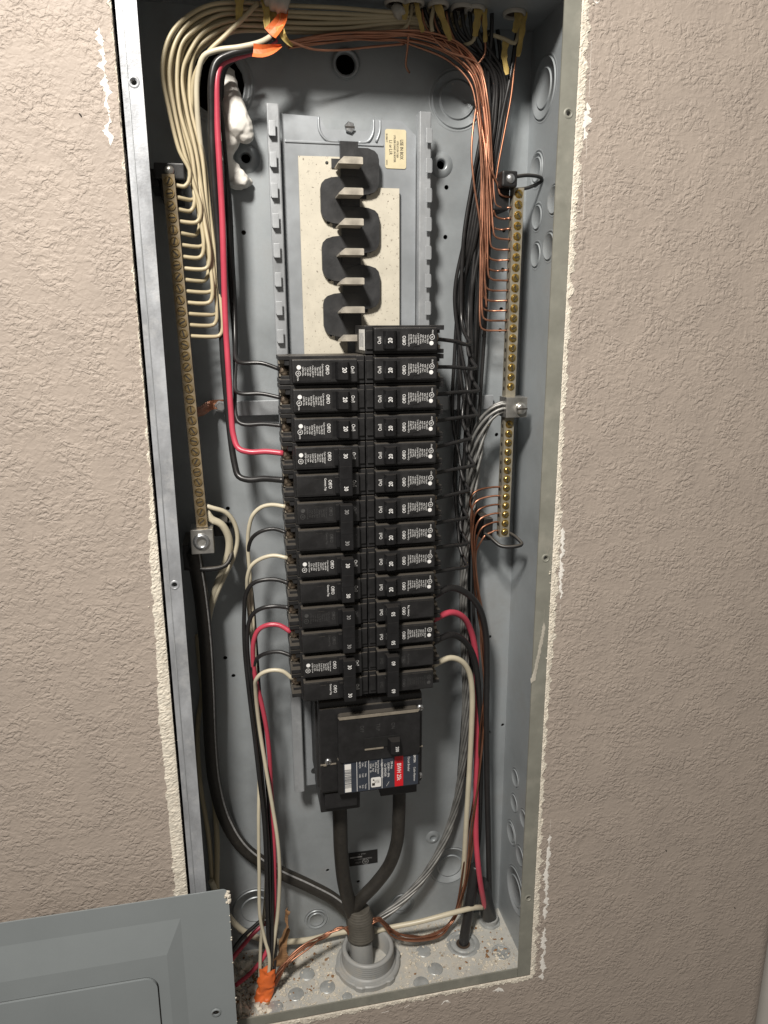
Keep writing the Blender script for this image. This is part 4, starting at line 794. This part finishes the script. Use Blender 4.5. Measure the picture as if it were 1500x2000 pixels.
# mains from the main breaker into the conduit
wire('power_cable', 'fat dusty black main cable hanging straight from the main breaker', 'cable', [(-26.6,52,-481.7), (-25.9,54,-519), (-25.3,56,-560.6), (-22.1,60,-605.7), (-15,64,-645.8), (-5.9,64,-683.9), (-2.2,58,-700.9)], 8.2, 'cable', None, 18, 4)
wire('power_cable', 'fat dusty black main cable curving inward from the main breaker', 'cable', [(41.4,52,-481.9), (41.2,54,-522.8), (39.2,56,-561.2), (30.5,58,-592.4), (13.8,60,-617.8), (-4.3,62,-638.9), (-12.6,66,-662.6), (-10.8,64,-682.9)], 7.4, 'cable', None, 18, 4)
sl = thing('sheathed_cable', 'ribbed grey cable sheath rising out of the threaded conduit adapter', 'cable', (2, 52, ZB+20))
cs = catmull([(-4.5,62,-649.6), (-3.8,60,-665.9), (-4,57,-684.9)], 1.0)
MB().tube(cs, 14.5, 26, spline=False, rfun=lambda t: (1.0 + .12*t + .03*math.sin(t*75))*(.80 + .20*min(1, t*3))).build('ribbed_sheath', 'sleeve', sl)
MB().tube([(-4.5,57,-678.9), (-4.1,54,-696.6), (-3.1,51,-723.3)], 13.0, 26).build('inner_sheath', 'pvc', sl)
cad = thing('conduit_adapter', 'grey threaded plastic conduit adapter with locknut around the main cables', 'conduit', (3, 51, ZB))
pr = [(25, -20), (25, 26), (26.5, 27.2), (29.5, 26.8)]
for k in range(6): pr += [(30.0, 25.6-k*2.8), (30.8, 24.6-k*2.8), (30.0, 23.4-k*2.8)]
pr += [(30.5, 9), (33, 8.5), (33, 2)]
MB().lathe(pr, (3, 51, ZB+1.5), UPZ, 56).build('threaded_body', 'pvc', cad)
nut = MB(); n = 72; vs = []
for h, f_ in ((.4, 1), (5.5, 1), (6.5, .96), (6.5, .8)):
    for k in range(n):
        R_ = (37.5 + (1.8 if (k % 12) in (0, 1, 2) else 0))*f_; a = 2*math.pi*k/n; vs.append((3 + R_*math.cos(a), 51 + R_*math.sin(a), ZB+1.5+h))
nut.add(vs, [(j*n+k, j*n+(k+1) % n, (j+1)*n+(k+1) % n, (j+1)*n+k) for j in range(3) for k in range(n)]); nut.build('locknut', 'pvc', cad)
fit_ = thing('cable_fitting', 'small grey threaded cable fitting in the far floor corner', 'fitting', (165, 82, ZB))
pr = [(8.5, -3), (8.5, 8), (10, 9)]
for k in range(3): pr += [(10.6, 8-k*2.2), (11.3, 7.2-k*2.2), (10.6, 6.2-k*2.2)]
MB().lathe(pr + [(12.8, 2.4), (12.8, .2)], (165, 82, ZB+1.5), UPZ, 30).build('threaded_body', 'pvc', fit_)
MB().lathe([(11, 2.6), (13.6, 2.4), (14, 1.2), (13.8, .1)], (165, 82, ZB+1.5), UPZ, 8, False).build('locknut', 'ko', fit_)

# ---------------------------------------------------------------- cable entries at the top
for i, (x, y, rr, nm_) in enumerate([(-62, 55, 10, 'above the orange jacket'), (40, 60, 9, 'beside the pale bushing lump'), (56, 58, 9, 'second from the cream bundle'), (78, 58, 9, 'above the longest paper strip'), (100, 60, 9.5, 'third from the panel corner'), (112, 60, 9, 'second from the panel corner'), (150, 62, 10, 'in the panel corner')]):
    t = thing('cable_bushing', 'white plastic cable bushing in the box top, ' + nm_, 'bushing', (x, y, 284.4), 'cable bushings in the box top')
    MB().lathe([(rr-2.6, 0), (rr-2.6, 2), (rr-1.6, 3), (rr-.4, 3), (rr+.4, 2), (rr+.4, 0)], (x, y, 284.4), (0, 0, -1), 26).build('collar', 'bushing', t)
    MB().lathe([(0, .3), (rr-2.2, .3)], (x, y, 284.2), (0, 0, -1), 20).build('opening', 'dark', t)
def paper(lab, pts, wd, tw, mt='paper', taper=.35):
    m = MB(); ribbon(m, pts, wd, .45, tw, lambda t: (1 - taper*t)*(1 + .18*math.sin(t*17 + wd)), 3); return tag(m.build('paper_strip', mt), lab, 'paper', 'kraft paper strips torn from cable jackets')
paper('long tan paper strip hanging from the torn cable beside the copper bundle', [(73.7,56,296.2), (76.6,54,282), (81.3,52,269.8), (87.4,50,254.5)], 7, .5)
paper('short yellow paper strip above the start of the copper bundle', [(48.7,58,293.2), (48.7,56,282.7), (47.4,56,269.8)], 7, .3)
paper('narrow yellow paper strip pointing at the copper bundle', [(57.8,58,290), (59.2,56,277.6), (63.4,54,260.7)], 5, .6)
paper('folded yellow paper strip under the middle bushing', [(72.1,60,297.6), (71.6,58,287.1), (72.6,58,281.7)], 9, .2)
paper('yellow paper strip with ragged end under the twin bushings', [(114.5,58,292.1), (114.1,56,279.5), (111.1,54,260.6)], 8, .4)
paper('slim yellow paper strip beside the one under the twin bushings', [(120.9,60,289.4), (121.1,58,274.7), (122.1,58,257.8)], 5, .5)
paper('yellow paper strip leaning from the corner bushing', [(153.6,60,289.7), (151.9,58,276.8), (148.6,56,266.9)], 8, .3)
paper('long yellow paper strip trailing beside the lone black wire', [(158.6,60,286), (156.6,58,269), (153.6,58,248.3)], 6, .7)
paper('brown paper scrap hanging below the corner bushing', [(142.9,62,261.3), (141.1,60,248.2), (144.6,60,233.8)], 6, .9)
paper('broad cream paper sleeve above the orange jacket', [(-68.8,50,285), (-67.6,46,270.7), (-64.1,44,256.4)], 20, .4, 'paper', .55)
paper('yellow paper strip beside the broad cream sleeve', [(-72,48,280.3), (-72,44,265.9), (-72.4,42,250)], 7, .3)
paper('yellow paper strip at the end of the cream bundle', [(-93.6,50,279.5), (-93.4,48,267.8), (-94.8,50,257.3)], 8, .5)
m = MB(); ribbon(m, [(-56.9,44,267), (-59.9,42,258.2), (-64.5,40,251.3), (-69.8,40,245.7)], 10, .6, .5, lambda t: .6+.7*t, 3); tag(m.build('jacket_flap', 'orange'), 'dull orange jacket flap folded under the paper sleeve', 'cable jacket')
m = MB(); ribbon(m, [(-84.6,40,232.8), (-77.2,38,231.9), (-69.6,38,233.8), (-60.9,40,237.6)], 11, .6, .25, lambda t: .9-.75*t*t, 3); tag(m.build('jacket_flap', 'orange'), 'bright orange pointed jacket flap lying over the red wire', 'cable jacket')
m = MB(); ribbon(m, [(-62.4,40,252.2), (-59.7,40,245.6), (-55.4,44,242), (-50.9,48,240.6)], 7, .5, .6, lambda t: 1-.7*t, 3); tag(m.build('paper_strip', 'paper'), 'brown paper point behind the bright orange flap', 'paper')
for pts, r, lab in (([(39.2,60,280.8), (42.4,58,276.4), (44.6,56,272.7)], 5, 'pale lump of plastic clamp beside the first bushing'), ([(-71.6,44,275.9), (-61.5,42,272.2), (-53.2,42,269.1)], 9, 'pale torn cable sheath filling the gap over the orange jacket')):
    tag(MB().tube(pts, r, 12, 2, rfun=lambda t: .75+.4*math.sin(t*3.1)+.12*math.sin(t*21)).build('cable_stub', 'bushing'), lab, 'cable')
for pts, lab in (([(72.7,56,262), (71.3,56,268.6), (73.6,58,279.4), (76.7,60,292.1)], 'cream wire hooking up beside the long tan paper strip'), ([(40,64,261.5), (47.8,62,264.1), (53.4,62,271.6), (55.6,62,287.4)], 'cream wire turning up into the first bushing'), ([(127.3,64,266.7), (141.3,62,262.8), (150.5,60,259.4), (154.4,62,266.1), (155.5,62,286.5)], 'cream wire looping up into the corner bushing'), ([(103.5,64,256.2), (111,62,258.5), (113.9,60,266.9), (116.1,60,291)], 'cream wire bending up between the twin bushings')):
    wire('neutral_wire', lab, 'wire', pts, 1.8, 'w_white', None, 8, 3)
# sealant squeezed through the open knockout
def blob(name, label, lumps, mt, vox=.9):
    b = bmesh.new(); r2 = random.Random(5)
    for c, r in lumps:
        mtx = Matrix.Translation(Vector(c)); bmesh.ops.create_icosphere(b, subdivisions=2, radius=r, matrix=mtx)
    for v in b.verts: v.co += Vector((noise.noise(v.co*.22), noise.noise(v.co*.22+Vector((5, 0, 0))), noise.noise(v.co*.22+Vector((0, 5, 0)))))*1.3
    o = MB().bm(b, True).build(name, mt)
    md = o.modifiers.new('Remesh', 'REMESH'); md.mode = 'VOXEL'; md.voxel_size = vox*U; md.use_smooth_shade = True
    sm_ = o.modifiers.new('Smooth', 'SMOOTH'); sm_.iterations = 4
    return tag(o, label, 'sealant')
def chain(pts, r0, r1, step=3):
    P = catmull(pts, step); return [(tuple(p), r0 + (r1-r0)*i/max(1, len(P)-1)) for i, p in enumerate(P)]
L1 = chain([(-108.9,100,229.8), (-106.6,90,214.7), (-103,80,199), (-99.4,76,184.6)], 10.3, 12.6)
L1 += chain([(-105.2,84,206.9), (-98.9,76,194.1), (-94.5,74,184.3), (-93.5,76,177.8)], 8.6, 8.4) + chain([(-110.8,84,188.1), (-108.5,80,179.8), (-107.2,80,172.8)], 9.2, 9.6) + chain([(-108,82,173.2), (-112.1,84,165.1), (-111.7,86,157.1), (-108.6,88,147.8)], 9.2, 7.8)
L1 += chain([(-109.6,90,147.2), (-103.4,88,142.8), (-97,88,141.2)], 7.5, 6.0) + chain([(-108.1,90,156.8), (-103.9,88,150.5), (-98.6,86,146.8), (-94.2,90,142.5)], 5.2, 4.2) + chain([(-102,88,151.4), (-97.8,86,144.7)], 4.0, 4.2) + chain([(-110.1,94,145.8), (-105.8,94,140.3), (-98.9,94,138.8), (-91.3,95,141.8)], 5.2, 3.6)
blob('sealant_blob', 'lumpy white sealant squeezed out of the open round knockout', L1, 'sealant')
# drips and specks of paint on the metal
for k, (pp, wd) in enumerate((([(-49.9,86,49.1), (-49.7,86,42)], 1.4),)):
    tag(MB().tube(pp, 1.0, 8, 1, rfun=lambda t: .3 + 1.0*t*t).build('paint_drip', 'sealant'), 'tiny cream paint drip on the zinc plate', 'paint drip')
# debris lying on the panel floor
def debris(label, name, cnt, mt, rad, seed, dens, region, flat=.6):
    r2 = random.Random(seed); mb = MB(); k = 0
    while k < cnt:
        x = r2.uniform(region[0], region[1]); y = r2.uniform(region[2], region[3])
        if math.hypot(x-3, y-51) < 41 or math.hypot(x-122, y-56) < 10 or math.hypot(x-165, y-82) < 15 or r2.random() > dens(x, y): continue
        r = rad*(.25 + r2.random()**2.5*1.2); b = bmesh.new(); bmesh.ops.create_icosphere(b, subdivisions=1, radius=r)
        sxx, syy = r2.uniform(.6, 1.6), r2.uniform(.5, 1.2); an = r2.random()*3.1
        for v in b.verts:
            q = v.co*r2.uniform(.7, 1.25); q = Vector((q.x*sxx, q.y*syy, q.z*flat)); q.rotate(Matrix.Rotation(an, 3, 'Z')); v.co = q + Vector((x, y, ZB+1.6+r*flat*.6))
        mb.bm(b); k += 1
    o = stuff(mb.build(name, mt)); o['label'] = label; o['category'] = 'debris'; return o
lft = lambda x, y: (.9 if x < -95 else (.55 if x < -30 else .3))*(.15 + 1.1*max(0, min(1, .5+1.6*noise.noise(Vector((x*.06, y*.06, 2))))))
debris('pale drywall crumbs scattered over the floor of the panel box', 'drywall_crumbs', 3400, 'crumb', 1.25, 1, lft, (-176, 176, 4, 96))
debris('brown wood chips scattered on the floor of the panel box', 'wood_chips', 480, 'chip', 1.6, 2, lambda x, y: .9 if x < -100 else (.3 if x < -40 and y > 20 else (.6 if 140 < x < 172 and 30 < y < 62 else .06)), (-176, 176, 6, 96), .4)
debris('larger plaster lumps heaped in the floor corner by the grey cover', 'plaster_lumps', 80, 'gypsum', 5.0, 3, lambda x, y: 1 if x < -112 else .03, (-176, 60, 10, 90))

# ---------------------------------------------------------------- loose grey cover leaning on the wall
cov = thing('panel_cover', 'loose grey enamel panel cover with door leaning on the wall', 'cover', (-300, -40, -1000))
cx1, cz1 = -147.6, -524.5
def lean(x, z, d): return (x, -20 - (cz1 - z)*.06 + d, z)
r_ = 6; outl = [(-760, -1100), (cx1, -1100), (cx1, cz1-r_)] + [(cx1-r_+r_*math.cos(math.radians(a)), cz1-r_+r_*math.sin(math.radians(a))) for a in (15, 30, 45, 60, 75)] + [(cx1-r_, cz1), (-760, cz1)]
inn = [(-745, -1085), (cx1-26, -1085), (cx1-26, cz1-24), (-745, cz1-24)]
hole_c = circ(-167.5, -662, 3.6, 18)
m = MB().sheet(outl, [inn, hole_c], lambda x, z, d: lean(x, z, d), 1.3)
ins = [(-700, -1040), (cx1-62, -1040), (cx1-62, cz1-58), (-700, cz1-58)]
inn2 = [(-745, -1085), (cx1-47, -1085), (cx1-47, cz1-24), (-745, cz1-24)]
m = MB().sheet(outl, [inn2, hole_c], lean, 1.3)
m.add([lean(x, z, 0) for x, z in inn2] + [lean(x, z, -4.5) for x, z in ins], [(0, 1, 5, 4), (1, 2, 6, 5), (2, 3, 7, 6), (3, 0, 4, 7)])
dr = rrect(-690, -219.5, -1030, -603.5, 13, 8)
m.sheet(ins, [dr], lambda x, z, d: lean(x, z, d-4.5)); m.build('cover_plate', 'cover', cov)
d2 = rrect(-688.8, -220.7, -1028.8, -604.7, 12, 8)
dd = MB().sheet(d2, [], lambda x, z, d: lean(x, z, d-6.0), 7.5); dd.build('door', 'cover', cov)
MB().lathe([(3.6, 1.2), (4.4, 1.5), (5.2, .3)], lean(-167.5, -662, 0), (0, -1, -.06), 20).build('hole_rim', 'cover', cov)
m = MB()
for i in range(26):
    p = lean(cx1 + rn.uniform(-3.5, .8) if i < 14 else cx1 + rn.uniform(-.4, .8), cz1 - (rn.uniform(2, 14) if i < 14 else rn.uniform(14, 170)), -.4); b = bmesh.new(); bmesh.ops.create_icosphere(b, subdivisions=1, radius=rn.uniform(.8, 2.6) if i < 14 else rn.uniform(.4, 1.1))
    for v in b.verts: v.co = v.co*rn.uniform(.6, 1.2) + Vector(p)
    m.bm(b)
stuff(m.build('plaster_crumbs', 'gypsum', cov))
